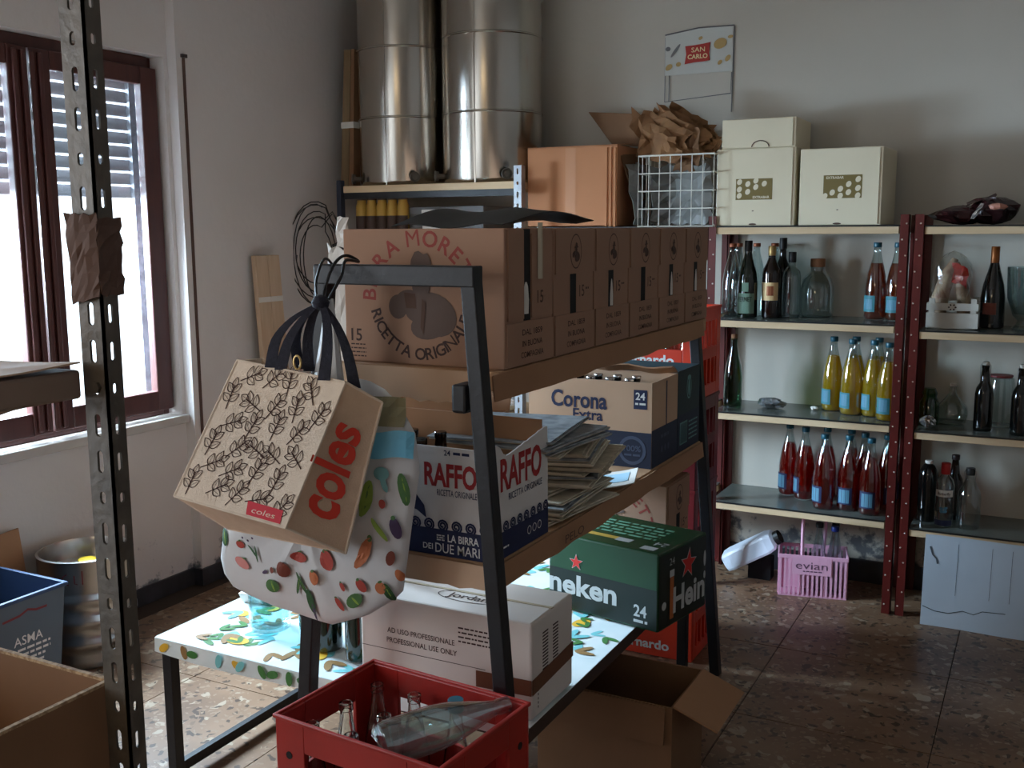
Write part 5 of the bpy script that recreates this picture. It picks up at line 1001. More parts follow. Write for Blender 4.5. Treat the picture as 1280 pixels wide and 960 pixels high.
# ---- stack of red crates beyond the rack
def bottle_crate(label, loc, w, d, h, m, rz=0, group=None, name=None, tz=0.137):
    t = thing('bottle_crate', label, 'crate', loc, rz, group); th = 0.012; b = MB()
    for sy in (0, 1):    # long sides: posts + top band + bottom band, window opening
        y0 = 0 if sy == 0 else d - th
        b.box(-w / 2, -w / 2 + 0.055, y0, y0 + th, 0, h); b.box(w / 2 - 0.055, w / 2, y0, y0 + th, 0, h); b.box(-w / 2 + 0.055, w / 2 - 0.055, y0, y0 + th, h - 0.055, h); b.box(-w / 2 + 0.055, w / 2 - 0.055, y0, y0 + th, 0, h * 0.55)
    for sx in (-1, 1):
        x0 = -w / 2 if sx < 0 else w / 2 - th
        b.box(x0, x0 + th, th, 0.045, 0, h); b.box(x0, x0 + th, d - 0.045, d - th, 0, h); b.box(x0, x0 + th, 0.045, d - 0.045, h - 0.05, h); b.box(x0, x0 + th, 0.045, d - 0.045, 0, h * 0.13)
        for k in range(4):
            y = 0.045 + (d - 0.09) * (k + 0.5) / 4; b.box(x0, x0 + th, y - 0.006, y + 0.006, h * 0.13, h - 0.05)
        b.box(x0, x0 + th, 0.045, d - 0.045, h * 0.42, h * 0.55)
    b.box(-w / 2 + th, w / 2 - th, th, d - th, 0, 0.01)
    obj('shell', b, m, t, bevel=0.002)
    g_ = MB()
    for k in range(1, 4): x = -w / 2 + w * k / 4; g_.box(x - 0.002, x + 0.002, th, d - th, 0.01, h * 0.45)
    for k in range(1, 3): y = d * k / 3; g_.box(-w / 2 + th, w / 2 - th, y - 0.002, y + 0.002, 0.01, h * 0.45)
    obj('divider', g_, m, t)
    lip = MB()
    for sy in (0, d): lip.box(-w / 2 - 0.003, w / 2 + 0.003, sy - 0.003, sy + 0.003, h - 0.012, h)
    for sx in (-w / 2, w / 2): lip.box(sx - 0.003, sx + 0.003, 0, d, h - 0.012, h)
    obj('rim', lip, m, t, bevel=0.001)
    if name:
        p = MB(); fr = FR((0, 0, 0), (1, 0, 0), (0, 0, 1)); text(p, name, -0.005, tz, 0.036, fr, wd=0.24, bold=0.03); obj('lettering', p, 'print_white', t)
    return t
CH = 0.318
cl_ = ['bottom', 'second from bottom', 'third from bottom', 'topmost']
for k in range(4):
    bottle_crate('red bottle crate, ' + cl_[k] + ' of the stack beyond the rack', (-1.265, 3.415, 0.001 + k * (CH + 0.001)), 0.40, 0.27, CH, 'stack_red_lit' if k in (0, 3) else 'stack_red_shaded', 0, 'red bottle crates stacked beyond the rack', 'S.Bernardo' if k in (0, 2, 3) else None, 0.045 if k == 0 else 0.137)
wbp = None
for i in range(4):
    for j in range(2):
        x, y = -1.41 + 0.095 * i, 3.48 + 0.11 * j
        if wbp is None: wbp = bottle('water_bottle', gl(0, 0, 'clear bottle in the topmost crate of the stack'), 'bottle', [(r, z * 0.9) for r, z in SODA], 'clear_glass', (x, y, 0.001 + 3 * (CH + 0.001) + 0.012), 'bottles in the topmost red crate', ('white_plastic', 0.0165, 0.016, 0.245))
        else: clone(wbp, (x, y, 0.001 + 3 * (CH + 0.001) + 0.012), 0, gl(i, j, 'clear bottle in the topmost crate of the stack'))

# ---- open carton on the floor at the right of the rack
fc = thing('open_carton', 'open brown carton with one flap folded out on the floor beside the rack', 'carton', (-1.012, 2.455, 0)); openbox(fc, 0.395, 0.272, 0.300, 'cardboard_dark', 0.005)
obj('flap', MB().sheet(lambda u, v: (0.1975 + 0.115 * v, 0.004 + 0.264 * u + 0.02 * v, 0.300 - 0.055 * v), 4, 4, 0.005), 'cardboard', fc); obj('flap', MB().sheet(lambda u, v: (-0.190 - 0.03 * v, 0.004 + 0.264 * u, 0.300 - 0.115 * v), 2, 2, 0.005), 'cardboard_dark', fc)
obj('flap', MB().sheet(lambda u, v: (-0.16 + 0.34 * u, -0.003 - 0.010 * v, 0.299 - 0.10 * v), 2, 2, 0.004), 'cardboard_dark', fc)
ps = thing('paper_sheet', 'pale blue-white paper sheet lying on the floor under the open carton front', 'paper', (-1.05, 2.33, 0.0005)); obj('sheet', MB().sheet(lambda u, v: (-0.16 + 0.30 * u, -0.18 + 0.28 * v, 0.003 + 0.003 * sin(5 * u + 3 * v)), 6, 6, 0.001), 'bluish_board', ps)

# ================================================================== NEAR CRATE OF CLEAR BOTTLES
kA = radians(-4.5)
kl = thing('support_crate', 'lower red crate carrying the near crate of clear bottles', 'crate', (-1.112, 1.470, 0), kA); openbox(kl, 0.40, 0.30, 0.285, 'crate_red', 0.012, 'shell')
kc = thing('bottle_crate', 'red plastic crate of clear glass bottles in the foreground', 'crate', (-1.112, 1.470, 0.286), kA); w, d, h, th = 0.405, 0.305, 0.312, 0.010
b = MB()
for y0 in (0, d - th):
    b.box(-w / 2, -w / 2 + 0.075, y0, y0 + th, 0, h); b.box(w / 2 - 0.075, w / 2, y0, y0 + th, 0, h); b.box(-w / 2 + 0.075, w / 2 - 0.075, y0, y0 + th, h - 0.062, h); b.box(-w / 2 + 0.075, w / 2 - 0.075, y0, y0 + th, 0, h * 0.58)
for x0 in (-w / 2, w / 2 - th):
    b.box(x0, x0 + th, th, 0.075, 0, h); b.box(x0, x0 + th, d - 0.075, d - th, 0, h); b.box(x0, x0 + th, 0.075, d - 0.075, h - 0.062, h); b.box(x0, x0 + th, 0.075, d - 0.075, 0, h * 0.58)
b.box(-w / 2 + th, w / 2 - th, th, d - th, 0, 0.008); obj('shell', b, 'crate_red', kc, bevel=0.002)
lip = MB()
for sy in (0, d): lip.box(-w / 2 - 0.004, w / 2 + 0.004, sy - 0.004, sy + 0.004, h - 0.004, h + 0.004)
for sx in (-w / 2, w / 2): lip.box(sx - 0.004, sx + 0.004, 0, d, h - 0.004, h + 0.004)
obj('rim', lip, 'crate_red', kc, bevel=0.002)
g_ = MB()
for k in range(1, 4): x = -w / 2 + w * k / 4; g_.box(x - 0.002, x + 0.002, th, d - th, 0.01, h * 0.35)
for k in range(1, 3): y = d * k / 3; g_.box(-w / 2 + th, w / 2 - th, y - 0.002, y + 0.002, 0.01, h * 0.35)
obj('divider', g_, 'crate_red', kc)
hb = MB()
for sx in (-1, 1): hb.lathe([(0.008, 0), (0.008, 0.0012)], 10); hb.xf(Matrix.Translation((sx * (w / 2 - 0.035), 0, h - 0.075)) @ Matrix.Rotation(pi / 2, 4, 'X'), len(hb.v) - 20)
for y in (0.035, d - 0.035): hb.lathe([(0.008, 0), (0.008, 0.0012)], 10); hb.xf(Matrix.Translation((w / 2, y, h - 0.075)) @ Matrix.Rotation(pi / 2, 4, 'Y'), len(hb.v) - 20)
obj('rivet_holes', hb, 'black_void', kc)
ca, sa = cos(kA), sin(kA); proto = None
missing = {(3, 2), (3, 1), (2, 1)}
for i in range(4):
    for j in range(3):
        if (i, j) in missing: continue
        lx, ly = -w / 2 + w * (i + 0.5) / 4, d * (j + 0.5) / 3; X, Y = -1.112 + lx * ca - ly * sa, 1.470 + lx * sa + ly * ca; Zb = 0.296
        if (i, j) == (2, 2): continue
        lb = gl(i, j, 'empty clear bottle standing in the foreground red crate')
        if i >= 2:
            bottle('glass_bottle', lb.replace('empty clear', 'short clear'), 'bottle', hollow([(r * 0.9, z * 0.74) for r, z in SODA]), 'flint_glass', (X, Y, Zb), 'clear bottles standing in the foreground crate')
        elif proto is None: proto = bottle('glass_bottle', lb, 'bottle', hollow([(r, z * 0.97) for r, z in SODA]), 'flint_glass', (X, Y, Zb), 'clear bottles standing in the foreground crate')
        else: clone(proto, (X, Y, Zb + random.uniform(0, 0.004)), random.uniform(0, 6), lb)
lx, ly = -w / 2 + w * 2.6 / 4, d * 2.45 / 3
bottle('glass_bottle', 'clear glass bottle with blue screw cap in the foreground red crate', 'bottle', hollow(SODA), 'flint_glass', (-1.112 + lx * ca - ly * sa, 1.470 + lx * sa + ly * ca, 0.300), None, ('teal_cap', 0.0168, 0.024, 0.272))
lb_ = thing('glass_bottle', 'clear glass bottle lying on its side inside the foreground crate', 'bottle', (-1.088, 1.515, 0.572), radians(56))
BIG = [(0.0001, 0), (0.034, 0.0), (0.043, 0.006), (0.045, 0.02), (0.045, 0.12), (0.041, 0.155), (0.030, 0.20), (0.020, 0.235), (0.0155, 0.255), (0.0165, 0.258), (0.0165, 0.285), (0.013, 0.287)]
q = MB().lathe(hollow(BIG), 28); q.xf(Matrix.Rotation(radians(86), 4, 'Y')); obj('glass', q, 'bright_glass', lb_, True)

# ================================================================== BAGS HANGING FROM THE RACK CORNER
# white plastic carrier with vegetables
OUT = [(-1.280, 1.249), (-1.200, 1.217), (-1.143, 1.141), (-1.133, 1.058), (-1.153, 0.953), (-1.182, 0.784), (-1.277, 0.719), (-1.375, 0.681), (-1.534, 0.697), (-1.653, 0.720), (-1.697, 0.767), (-1.676, 0.867), (-1.565, 0.994), (-1.376, 1.191)]
CC = (-1.40, 0.93); YF = 1.752
pg = thing('carrier_bag', 'white plastic carrier bag printed with vegetables hanging behind the canvas bag', 'bag', (-1.40, 1.745, 0.68))
NA = 56
def outr(a):
    best = None
    for (x0, z0), (x1, z1) in zip(OUT, OUT[1:] + OUT[:1]):
        dx, dz = cos(a), sin(a); ex, ez = x1 - x0, z1 - z0; den = dx * ez - dz * ex
        if abs(den) < 1e-9: continue
        t = ((x0 - CC[0]) * ez - (z0 - CC[1]) * ex) / den; s_ = ((x0 - CC[0]) * dz - (z0 - CC[1]) * dx) / den
        if t > 0 and -1e-6 <= s_ <= 1 + 1e-6: best = t if best is None else max(best, t)
    return best or 0.1
RAD = [outr(2 * pi * i / NA) for i in range(NA)]
def bagy(x, z, front=True):
    a = math.atan2(z - CC[1], x - CC[0]) % (2 * pi); f_ = a / (2 * pi) * NA; i = int(f_) % NA; q = f_ - int(f_); R0 = RAD[i] * (1 - q) + RAD[(i + 1) % NA] * q
    t = min(math.hypot(x - CC[0], z - CC[1]) / R0, 1); wv = (1 - t) * 0.012 * (sin(9 * a + 2) + 0.6 * sin(17 * a)) * t * 3
    return YF - (0.042 * math.sqrt(max(1 - t * t, 0)) + wv * 0.5) if front else YF + 0.034 * math.sqrt(max(1 - t * t, 0))
mb = MB(); NR_ = 9; pg0 = V((-1.40, 1.745, 0.68))
for side in (True, False):
    k0 = len(mb.v); mb.v.append(tuple(V((CC[0], bagy(*CC, side), CC[1])) - pg0))
    for j in range(1, NR_ + 1):
        t = sin(pi / 2 * j / NR_)
        for i in range(NA):
            a = 2 * pi * i / NA; x, z = CC[0] + RAD[i] * t * cos(a), CC[1] + RAD[i] * t * sin(a); mb.v.append(tuple(V((x, bagy(x, z, side), z)) - pg0))
    for i in range(NA):
        i2 = (i + 1) % NA; mb.f.append((k0, k0 + 1 + i, k0 + 1 + i2))
        for j in range(NR_ - 1): q = k0 + 1 + j * NA; mb.f.append((q + i, q + NA + i, q + NA + i2, q + i2))
obj('bag', mb, 'poly_bag', pg, True)
class BAGF:
    def __init__(s, off): s.off = off
    def __call__(s, x, z): return V((x, bagy(x, z) - s.off, z)) - pg0
veg = {}
def V_(c): return veg.setdefault(c, MB())
def vell(c, x, z, a, b, r, off=0.0025):   # ellipse subdivided as rings so it hugs the bag
    mb = V_(c); k = len(mb.v); n = 14; F = BAGF(off + 0.0004 * len(veg)); mb.v.append(tuple(F(x, z)))
    for q in (0.5, 1.0):
        for i in range(n): t = 2 * pi * i / n; px, pz = a * q * cos(t), b * q * sin(t); mb.v.append(tuple(F(x + px * cos(r) - pz * sin(r), z + px * sin(r) + pz * cos(r))))
    for i in range(n):
        j = (i + 1) % n; mb.f.append((k, k + 1 + i, k + 1 + j)); mb.f.append((k + 1 + i, k + 1 + n + i, k + 1 + n + j, k + 1 + j))
# printed vegetables (x, z from the photo's bag)
for c, x, z, a, b, r in (('veg_dkgreen', -1.660, 0.850, .018, .026, 0.2), ('veg_red', -1.600, 0.845, .016, .012, 0), ('veg_pink', -1.600, 0.800, .030, .015, -.3), ('veg_plum', -1.53, .79, .012, .005, .4), ('veg_green', -1.508, 0.762, .026, .020, .2),
    ('veg_brown', -1.470, 0.808, .021, .024, 0), ('veg_red', -1.425, 0.842, .026, .015, 0), ('veg_orange', -1.385, 0.802, .018, .021, 0), ('veg_dkgreen', -1.425, 0.780, .006, .036, .5), ('veg_dkgreen', -1.435, .775, .006, .03, -.3), ('veg_red', -1.330, 0.745, .008, .022, .5), ('veg_red', -1.315, 0.790, .008, .014, .3),
    ('veg_green', -1.290, 0.760, .032, .018, .7), ('veg_red', -1.350, 0.845, .024, .030, 0), ('veg_orange', -1.255, 0.875, .016, .050, -.5), ('veg_red', -1.265, 0.800, .016, .020, .4), ('veg_lime', -1.245, 0.995, .018, .055, -.35), ('veg_teal', -1.205, 1.052, .022, .018, 0), ('veg_teal', -1.200, 1.030, .008, .024, .2),
    ('veg_green', -1.160, 1.02, .014, .045, .1), ('veg_orange', -1.220, 0.800, .014, .018, 0), ('veg_plum', -1.180, .935, .014, .03, .2), ('veg_dkgreen', -1.205, .79, .012, .028, .3), ('veg_brown', -1.195, .868, .012, .022, -.3), ('veg_red', -1.245, 1.10, .014, .016, 0), ('veg_dkgreen', -1.32, .925, .006, .04, .9), ('veg_dkgreen', -1.335, .905, .006, .04, .3), ('veg_red', -1.355, .99, .02, .02, 0)):
    vell(c, x, z, a * 0.80, b * 0.80, r)
    if c in ('veg_red', 'veg_orange', 'veg_pink', 'veg_plum'): vell('veg_green', x - b * 0.7 * sin(r), z + b * 0.78 * cos(r), a * 0.35, b * 0.16, r + 0.4)
    if c in ('veg_green', 'veg_lime', 'veg_dkgreen'): vell('veg_lime' if c != 'veg_lime' else 'veg_green', x + a * .1, z, a * 0.10, b * 0.62, r)
for c, x, z, a, b, r in (('veg_dkgreen', -1.56, .835, .003, .02, .8), ('veg_dkgreen', -1.55, .83, .003, .02, .2), ('veg_brown', -1.505, .80, .007, .007, 0), ('veg_plum', -1.585, .865, .003, .003, 0), ('veg_plum', -1.57, .860, .003, .003, 0), ('veg_plum', -1.555, .868, .003, .003, 0), ('veg_dkgreen', -1.405, .74, .010, .03, .15), ('veg_plum', -1.40, .72, .004, .028, 0), ('veg_orange', -1.18, .83, .008, .014, .3), ('veg_lime', -1.215, .93, .006, .03, .6), ('veg_red', -1.21, .985, .008, .010, 0), ('veg_plum', -1.30, .98, .006, .006, 0)):
    vell(c, x, z, a, b, r)
for c, mb in veg.items(): obj('vegetable_print', mb, c, pg)
mb = MB(); n = 12
for i in range(n + 1):
    x = -1.30 + 0.16 * i / n
    for j in range(4): z = 1.085 + 0.055 * j / 3 + 0.012 * sin(i * .8) * .3; mb.v.append(tuple(BAGF(0.0065)(x, z)))
for i in range(n):
    for j in range(3): mb.f.append((i * 4 + j, i * 4 + j + 1, i * 4 + 5 + j, i * 4 + 4 + j))
obj('blue_band', mb, 'bag_sky', pg)
mb = MB()
for i in range(9):
    x = -1.300 + 0.140 * i / 8
    for j in range(4): z = min(1.150 + 0.06 * j / 3, 1.240 - 0.5 * max(x + 1.22, 0)); mb.v.append(tuple(BAGF(0.0065)(x, z)))
for i in range(8):
    for j in range(3): mb.f.append((i * 4 + j, i * 4 + j + 1, i * 4 + 5 + j, i * 4 + 4 + j))
obj('olive_band', mb, 'bag_olive', pg)
for pts in ([(-1.345, 1.700, 1.20), (-1.34, 1.715, 1.31), (-1.333, 1.725, 1.41)], [(-1.30, 1.700, 1.20), (-1.315, 1.715, 1.31), (-1.328, 1.725, 1.41)]):
    m_ = MB().tube([V(p) - pg0 for p in pts], [0.020, 0.012, 0.006], 8); obj('handle', m_, 'poly_bag', pg, True)
# hanging cord from the rack's corner
hc = thing('hanging_cord', 'black cord looped over the rack corner holding the bags', 'cord', (-1.40, 1.79, 1.47))
obj('loop', MB().tube(smooth([V(p) - V((-1.40, 1.79, 1.47)) for p in ((-1.335, 1.705, 1.405), (-1.350, 1.74, 1.44), (-1.365, 1.79, 1.480), (-1.357, 1.82, 1.497), (-1.345, 1.85, 1.483), (-1.335, 1.79, 1.487), (-1.322, 1.755, 1.455), (-1.325, 1.715, 1.41))]), 0.0035, 6), 'black_cable', hc, True)
obj('loop', MB().tube(smooth([V(p) - V((-1.40, 1.79, 1.47)) for p in ((-1.345, 1.705, 1.400), (-1.385, 1.75, 1.44), (-1.400, 1.792, 1.482), (-1.405, 1.82, 1.488), (-1.405, 1.85, 1.46))]), 0.003, 6), 'black_cable', hc, True)
obj('knot', MB().lathe([(0.001, -0.016), (0.016, -0.008), (0.019, 0.002), (0.012, 0.014), (0.001, 0.018)], 10, (-1.335 + 1.40, 1.700 - 1.79, 1.402 - 1.47)), 'webbing', hc, True)
# canvas shopper
TL, TR, BR, BL, TRb, BRb, TLb, BLb = [V(q) for q in ((-1.53, 1.66, 1.278), (-1.236, 1.645, 1.251), (-1.344, 1.575, 0.955), (-1.706, 1.63, 0.966), (-1.187, 1.70, 1.205), (-1.26, 1.66, 0.889), (-1.50, 1.705, 1.279), (-1.609, 1.69, 0.886))]
o0 = V((-1.45, 1.64, 0.89))
cv = thing('canvas_bag', 'beige canvas shopper printed with leafy sprigs hanging from the rack corner', 'bag', o0)
TL, TR, BR, BL, TRb, BRb, TLb, BLb = [q - o0 for q in (TL, TR, BR, BL, TRb, BRb, TLb, BLb)]
front = PATCH(BL, BR, TR, TL, 0.0015, -0.010); side = PATCH(BRb, TRb, TR, BR, 0.0015, -0.006); bott = PATCH(BLb, BRb, BR, BL, 0.001, -0.004); left = PATCH(BLb, BL, TL, TLb, 0.001, 0); back = PATCH(BRb, BLb, TLb, TRb, 0.001, 0)
for nm, pt, m_ in (('front_panel', front, 'canvas'), ('side_panel', side, 'canvas_tan'), ('bottom_panel', bott, 'canvas_tan'), ('side_panel', left, 'canvas'), ('back_panel', back, 'canvas_tan')):
    obj(nm, MB().sheet(lambda u, v: pt.raw(u, v), 14, 14, 0.0025), m_, cv, True)
sm_ = MB()
for a, b in ((BL, TL), (TL, TR), (TR, BR), (BR, BL), (TR, TRb), (BR, BRb), (BRb, TRb)): sm_.tube([a.lerp(b, k / 8) for k in range(9)], 0.0028, 6)
obj('piping', sm_, 'canvas', cv, True)
lf = MB(); R = random.Random(21)
def leafline(x, y, a, l, wd_):
    c, s_ = cos(a), sin(a); up = []; dn = []
    for k in range(9):
        t = k / 8; ww = wd_ * sin(pi * t ** 0.8); up.append((x + l * t * c - ww * s_, y + l * t * s_ + ww * c)); dn.append((x + l * t * c + ww * s_, y + l * t * s_ - ww * c))
    stroke(lf, up, 0.0058, front); stroke(lf, dn, 0.0058, front); stroke(lf, [(x, y), (x + l * .8 * c, y + l * .8 * s_)], 0.003, front)
for r_ in range(6):
    for c_ in range(5):
        x = 0.10 + 0.195 * c_ + (0.07 if r_ % 2 else 0) + R.uniform(-.02, .02); y = 0.10 + 0.158 * r_ + R.uniform(-.02, .02)
        if x > 0.93: continue
        a = R.choice([1.5, 1.0, 2.1, 0.5, 2.6, 1.7]) + R.uniform(-.2, .2); l = 0.145; sx, sy = x - l / 2 * cos(a), y - l / 2 * sin(a)
        stroke(lf, [(sx, sy), (x, y), (sx + l * cos(a), sy + l * sin(a))], 0.008, front)
        for k in range(2):
            t = 0.42 + 0.42 * k
            for sg in (-1, 1): leafline(sx + l * t * cos(a), sy + l * t * sin(a), a + sg * (0.95 - 0.2 * k), 0.084, 0.025)
        leafline(sx + l * cos(a), sy + l * sin(a), a, 0.080, 0.024)
obj('leaf_print', lf, 'leaf_ink', cv, label='dark brown line-drawn leafy sprigs')
p = MB(); text(p, 'coles', 0.46, 0.54, 0.56, side, wd=0.62, bold=0.03, ref='o'); obj('lettering', p, 'coles_red', cv, label='large red word along the side')
p = MB(); poly(p, [(0.66, 0.015), (0.95, 0.015), (0.93, 0.105), (0.62, 0.105)], front); obj('label_patch', p, 'pink_red', cv)
p = MB(); f2_ = PATCH(BL, BR, TR, TL, 0.0022, -0.010); text(p, 'coles', 0.79, 0.055, 0.035, f2_, wd=0.2); scribble(p, 0.24, 0.36, 0.05, 0.010, f2_, 3); scribble(p, 0.24, 0.36, 0.07, 0.010, f2_, 4); obj('label_print', p, 'canvas', cv)
K = V((-1.335, 1.700, 1.402))
for (p0, p1, mid) in (((-1.432, 1.652, 1.268), (-1.285, 1.640, 1.252), 0), ((-1.395, 1.700, 1.262), (-1.250, 1.695, 1.232), 1)):
    a, b = V(p0), V(p1)
    def hs(q, out):   # a webbing strap as a flat band following a curve from the bag rim up to the knot
        pts = [q, q.lerp(K, .35) + V((out * 0.022, -0.004, 0.012)), q.lerp(K, .7) + V((out * 0.022, -0.002, 0.010)), K + V((out * 0.004, 0, 0))]
        def fn(u, v):
            t = u * 3; i = min(int(t), 2); f_ = t - i; P0, P1, P2, P3 = pts[max(i - 1, 0)], pts[i], pts[i + 1], pts[min(i + 2, 3)]
            c = 0.5 * ((2 * P1) + (P2 - P0) * f_ + (2 * P0 - 5 * P1 + 4 * P2 - P3) * f_ ** 2 + (3 * P1 - P0 - 3 * P2 + P3) * f_ ** 3)
            return c + V((0.026 * (v - .5) * (1 - 0.55 * u), 0.006 * (v - .5), 0)) - o0
        return MB().sheet(fn, 12, 2, 0.003)
    obj('handle', hs(a, -1.2), 'webbing', cv, True, label='black webbing handle'); obj('handle', hs(b, 0.7), 'webbing', cv, True)
    obj('handle', hs(a + V((0.026, 0, -0.003)), -0.5), 'webbing', cv, True)
obj('key_ring', MB().tube([V((-1.352, 1.640, 1.285)) - o0 + V((0.009 * cos(t), 0, 0.014 * sin(t))) for t in [2 * pi * i / 14 for i in range(14)]], 0.0022, 6, True), 'cap_gold', cv, True)

# ================================================================== LEFT FOREGROUND SHELF
ns = thing('slotted_shelving', 'slotted steel shelving post with paper-wrapped shelf at the left foreground', 'shelving', (-1.28, 0.42, 0))
L = lambda mb: mb.xf(Matrix.Translation((1.28, -0.42, 0)))
def lpost(x, y, sx, sy):
    mb = MB(); slotpost(mb, x, y, 0, 2.0, 0.038, 0.0435, 0.027, 'x', sx); slotpost(mb, x, y, 0, 2.0, 0.024, 0.0435, 0.022, 'y', sy); return obj('post', L(mb), 'slotted_steel', ns)
lpost(-0.957, 0.822, -1, 1); lpost(-0.957, 0.02, -1, -1); lpost(-1.60, 0.822, 1, 1); lpost(-1.60, 0.02, 1, -1)
obj('shelf', L(MB().box(-1.60, -0.994, 0.02, 0.818, 1.358, 1.392)), 'wrap_paper', ns, bevel=0.004); obj('shelf', L(MB().box(-1.60, -0.996, 0.02, 0.855, 0.69, 0.715)), 'board_wood', ns)
obj('shelf_wrap', L(MB().sheet(crump(lambda u, v: (-1.59 + 0.60 * u, 0.10 + 0.715 * v, 1.397 + 0.004 * sin(9 * u + 5 * v)), 0.0015, 31, 8, 10), 8, 10, 0.002)), 'cardboard_pale', ns)
obj('torn_paper', L(MB().sheet(crump(lambda u, v: (-1.03 - 0.11 * u * v, 0.62 + 0.185 * v + 0.01 * u, 1.357 - 0.028 * sin(pi * min(v * 1.1, 1)) * u - 0.006), 0.003, 33, 6, 8), 6, 8, 0.0015)), 'cardboard_pale', ns, label='torn pale paper hanging under the shelf')
wr = MB().sheet(crump(lambda u, v: (-1.001 + 0.0 + 0.048 * u if u <= 1 else 0, 0.8175 - 0.002 * sin(pi * u), 1.478 + 0.092 * v - 0.012 * (1 - u) * (1 - v)), 0.0022, 35, 6, 10), 6, 10, 0.002)
wr.sheet(crump(lambda u, v: (-0.953, 0.818 + 0.034 * u, 1.478 + 0.088 * v), 0.0022, 36, 4, 10), 4, 10, 0.002); obj('paper_wrap', L(wr), 'kraft_wrap', ns, label='brown paper wrapped around the post')
obj('bolt', L(MB().lathe([(0.007, 0), (0.007, 0.004)], 6).xf(Matrix.Translation((-0.973, 0.822, 1.372)) @ Matrix.Rotation(pi / 2, 4, 'X'))), 'slotted_steel', ns)
fb = thing('open_carton', 'open brown carton with thick corrugated rim in the lower left foreground', 'carton', (-1.20, 0.455, 0.7155)); w, d, h = 0.392, 0.388, 0.285
openbox(fb, w, d, h - 0.004, 'cardboard_dark', 0.006); e = MB()
e.box(-w / 2, w / 2, 0, 0.006, h - 0.004, h); e.box(-w / 2, w / 2, d - 0.006, d, h - 0.004, h); e.box(-w / 2, -w / 2 + 0.006, 0.006, d - 0.006, h - 0.004, h); e.box(w / 2 - 0.006, w / 2, 0.006, d - 0.006, h - 0.004, h); obj('rim', e, 'cardboard_edge', fb, label='pale corrugated cut edge')

# ---- keg, bin and cardboard by the window wall
kg = thing('beer_keg', 'dented steel keg with yellow cap standing by the window wall', 'keg', (-3.08, 2.50, 0))
r = 0.168; H = 0.40
pf = [(r - 0.03, 0.0), (r - 0.008, 0.004), (r - 0.004, 0.03), (r - 0.012, 0.05), (r - 0.006, 0.075), (r, 0.085), (r, 0.10), (r - 0.007, 0.11), (r - 0.007, 0.155), (r + 0.001, 0.165), (r + 0.001, 0.182), (r - 0.007, 0.192), (r - 0.007, 0.235), (r + 0.001, 0.245), (r + 0.001, 0.262), (r - 0.007, 0.275), (r - 0.007, 0.285), (r - 0.003, 0.30), (r - 0.003, H - 0.008), (r, H), (r - 0.010, H + 0.002), (r - 0.014, H - 0.008), (r - 0.014, H - 0.07), (0.06, H - 0.060), (0.001, H - 0.056)]
obj('body', MB().lathe(pf, 48), 'keg_steel', kg, True); obj('cap', MB().lathe([(0.030, H - 0.060), (0.032, H - 0.055), (0.032, H - 0.032), (0.026, H - 0.028)], 18, (0.02, -0.01, 0)), 'yellow_cap', kg, True)
p = MB(); ck = lambda x, y: (lambda a: V(((r - 0.0015) * cos(a), (r - 0.0015) * sin(a), y)))(radians(-52) + x / r)
stroke(p, [(-0.03, 0.36), (-0.045, 0.35), (-0.045, 0.325), (-0.025, 0.32)], 0.004, ck); stroke(p, [(-0.005, 0.355), (-0.005, 0.325), (0.005, 0.322)], 0.004, ck); stroke(p, [(0.022, 0.37), (0.022, 0.32)], 0.004, ck); obj('marking', p, 'keg_red', kg)
bn = thing('storage_bin', 'grey-blue plastic storage bin with white print in front of the keg', 'bin', (-2.985, 1.985, 0)); w, d, h = 0.37, 0.40, 0.42
o_ = MB().hexa([(-w / 2 + .03, -d / 2 + .03, 0), (w / 2 - .03, -d / 2 + .03, 0), (w / 2 - .03, d / 2 - .03, 0), (-w / 2 + .03, d / 2 - .03, 0), (-w / 2, -d / 2, h), (w / 2, -d / 2, h), (w / 2, d / 2, h), (-w / 2, d / 2, h)])
o_.f.remove(o_.f[1]); obj('outer_wall', o_, 'bin_grey', bn)
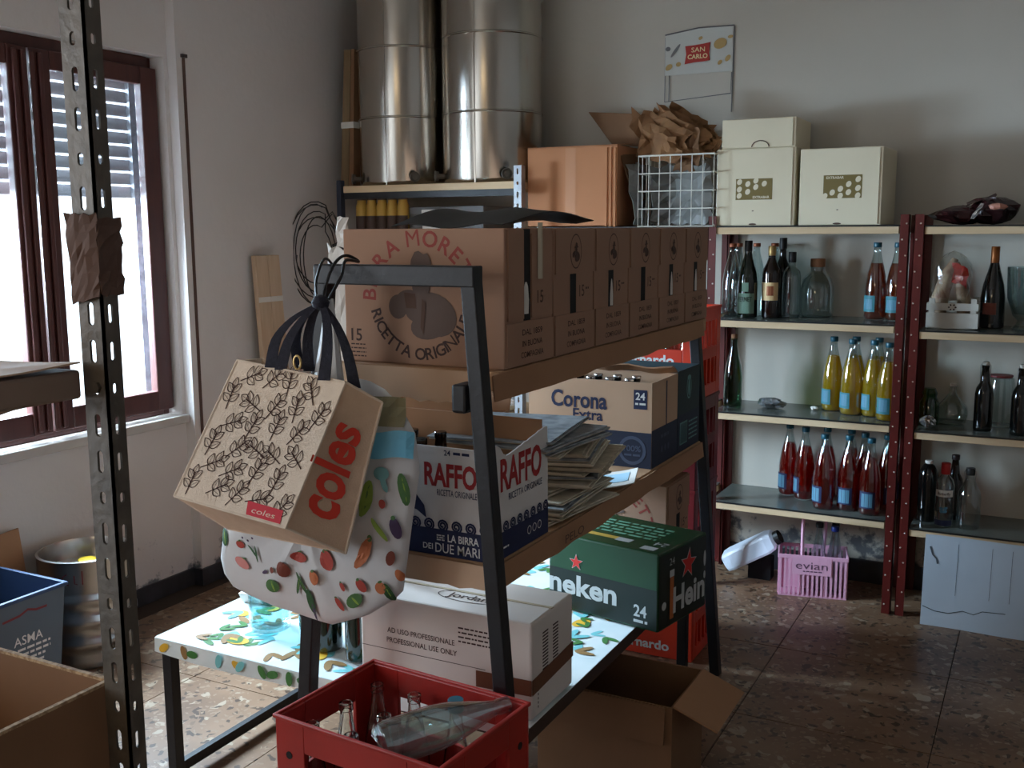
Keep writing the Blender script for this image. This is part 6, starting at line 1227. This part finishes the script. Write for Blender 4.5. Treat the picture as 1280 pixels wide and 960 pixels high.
i_ = MB().hexa([(-w / 2 + .036, -d / 2 + .036, .006), (w / 2 - .036, -d / 2 + .036, .006), (w / 2 - .036, d / 2 - .036, .006), (-w / 2 + .036, d / 2 - .036, .006), (-w / 2 + .006, -d / 2 + .006, h), (w / 2 - .006, -d / 2 + .006, h), (w / 2 - .006, d / 2 - .006, h), (-w / 2 + .006, d / 2 - .006, h)])
i_.f.remove(i_.f[1]); obj('inner_wall', i_, 'bin_blue', bn)
rm = MB(); rm.box(-w / 2 - .008, w / 2 + .008, -d / 2 - .008, -d / 2 + .006, h - .012, h); rm.box(-w / 2 - .008, w / 2 + .008, d / 2 - .006, d / 2 + .008, h - .012, h); rm.box(-w / 2 - .008, -w / 2 + .006, -d / 2, d / 2, h - .012, h); rm.box(w / 2 - .006, w / 2 + .008, -d / 2, d / 2, h - .012, h); obj('rim', rm, 'bin_blue', bn, bevel=0.002)
class SL:
    def __init__(s, off): s.off = off
    def __call__(s, y, z): return V((w / 2 - 0.03 * (1 - z / h) + s.off, y, z))
wB, hB = w, h
p = MB(); sl = (lambda y, z: V((wB / 2 - 0.03 * (1 - z / hB) + 0.001, y, z))); text(p, 'ASMA', 0.06, 0.275, 0.030, sl, wd=0.105, bold=0.02)
for i, (a, b) in enumerate(((0.02, 0.14), (-0.02, 0.14), (0.02, 0.12), (0.02, 0.12))): scribble(p, a, b, 0.245 - 0.018 * i, 0.008, sl, i)
obj('lettering', p, 'print_white', bn); p = MB(); stroke(p, [(-0.03, 0.355), (0.03, 0.36), (0.06, 0.372), (0.09, 0.362), (0.13, 0.362)], 0.008, sl); obj('stain', p, 'keg_red', bn)
ck_ = thing('cardboard_sheet', 'brown cardboard sheet leaning on the wall behind the keg and bin', 'cardboard', (-3.20, 2.10, 0)); obj('sheet', MB().hexa([(0, -.15, 0), (.006, -.15, 0), (.006, .27, 0), (0, .27, 0), (-.07, -.15, .46), (-.064, -.15, .46), (-.064, .27, .49), (-.07, .27, .49)]), 'cardboard', ck_)
obj('fold_crease', MB().box(-0.028, -0.0255, -0.14, 0.26, 0.23, 0.234), 'cardboard_dark', ck_)
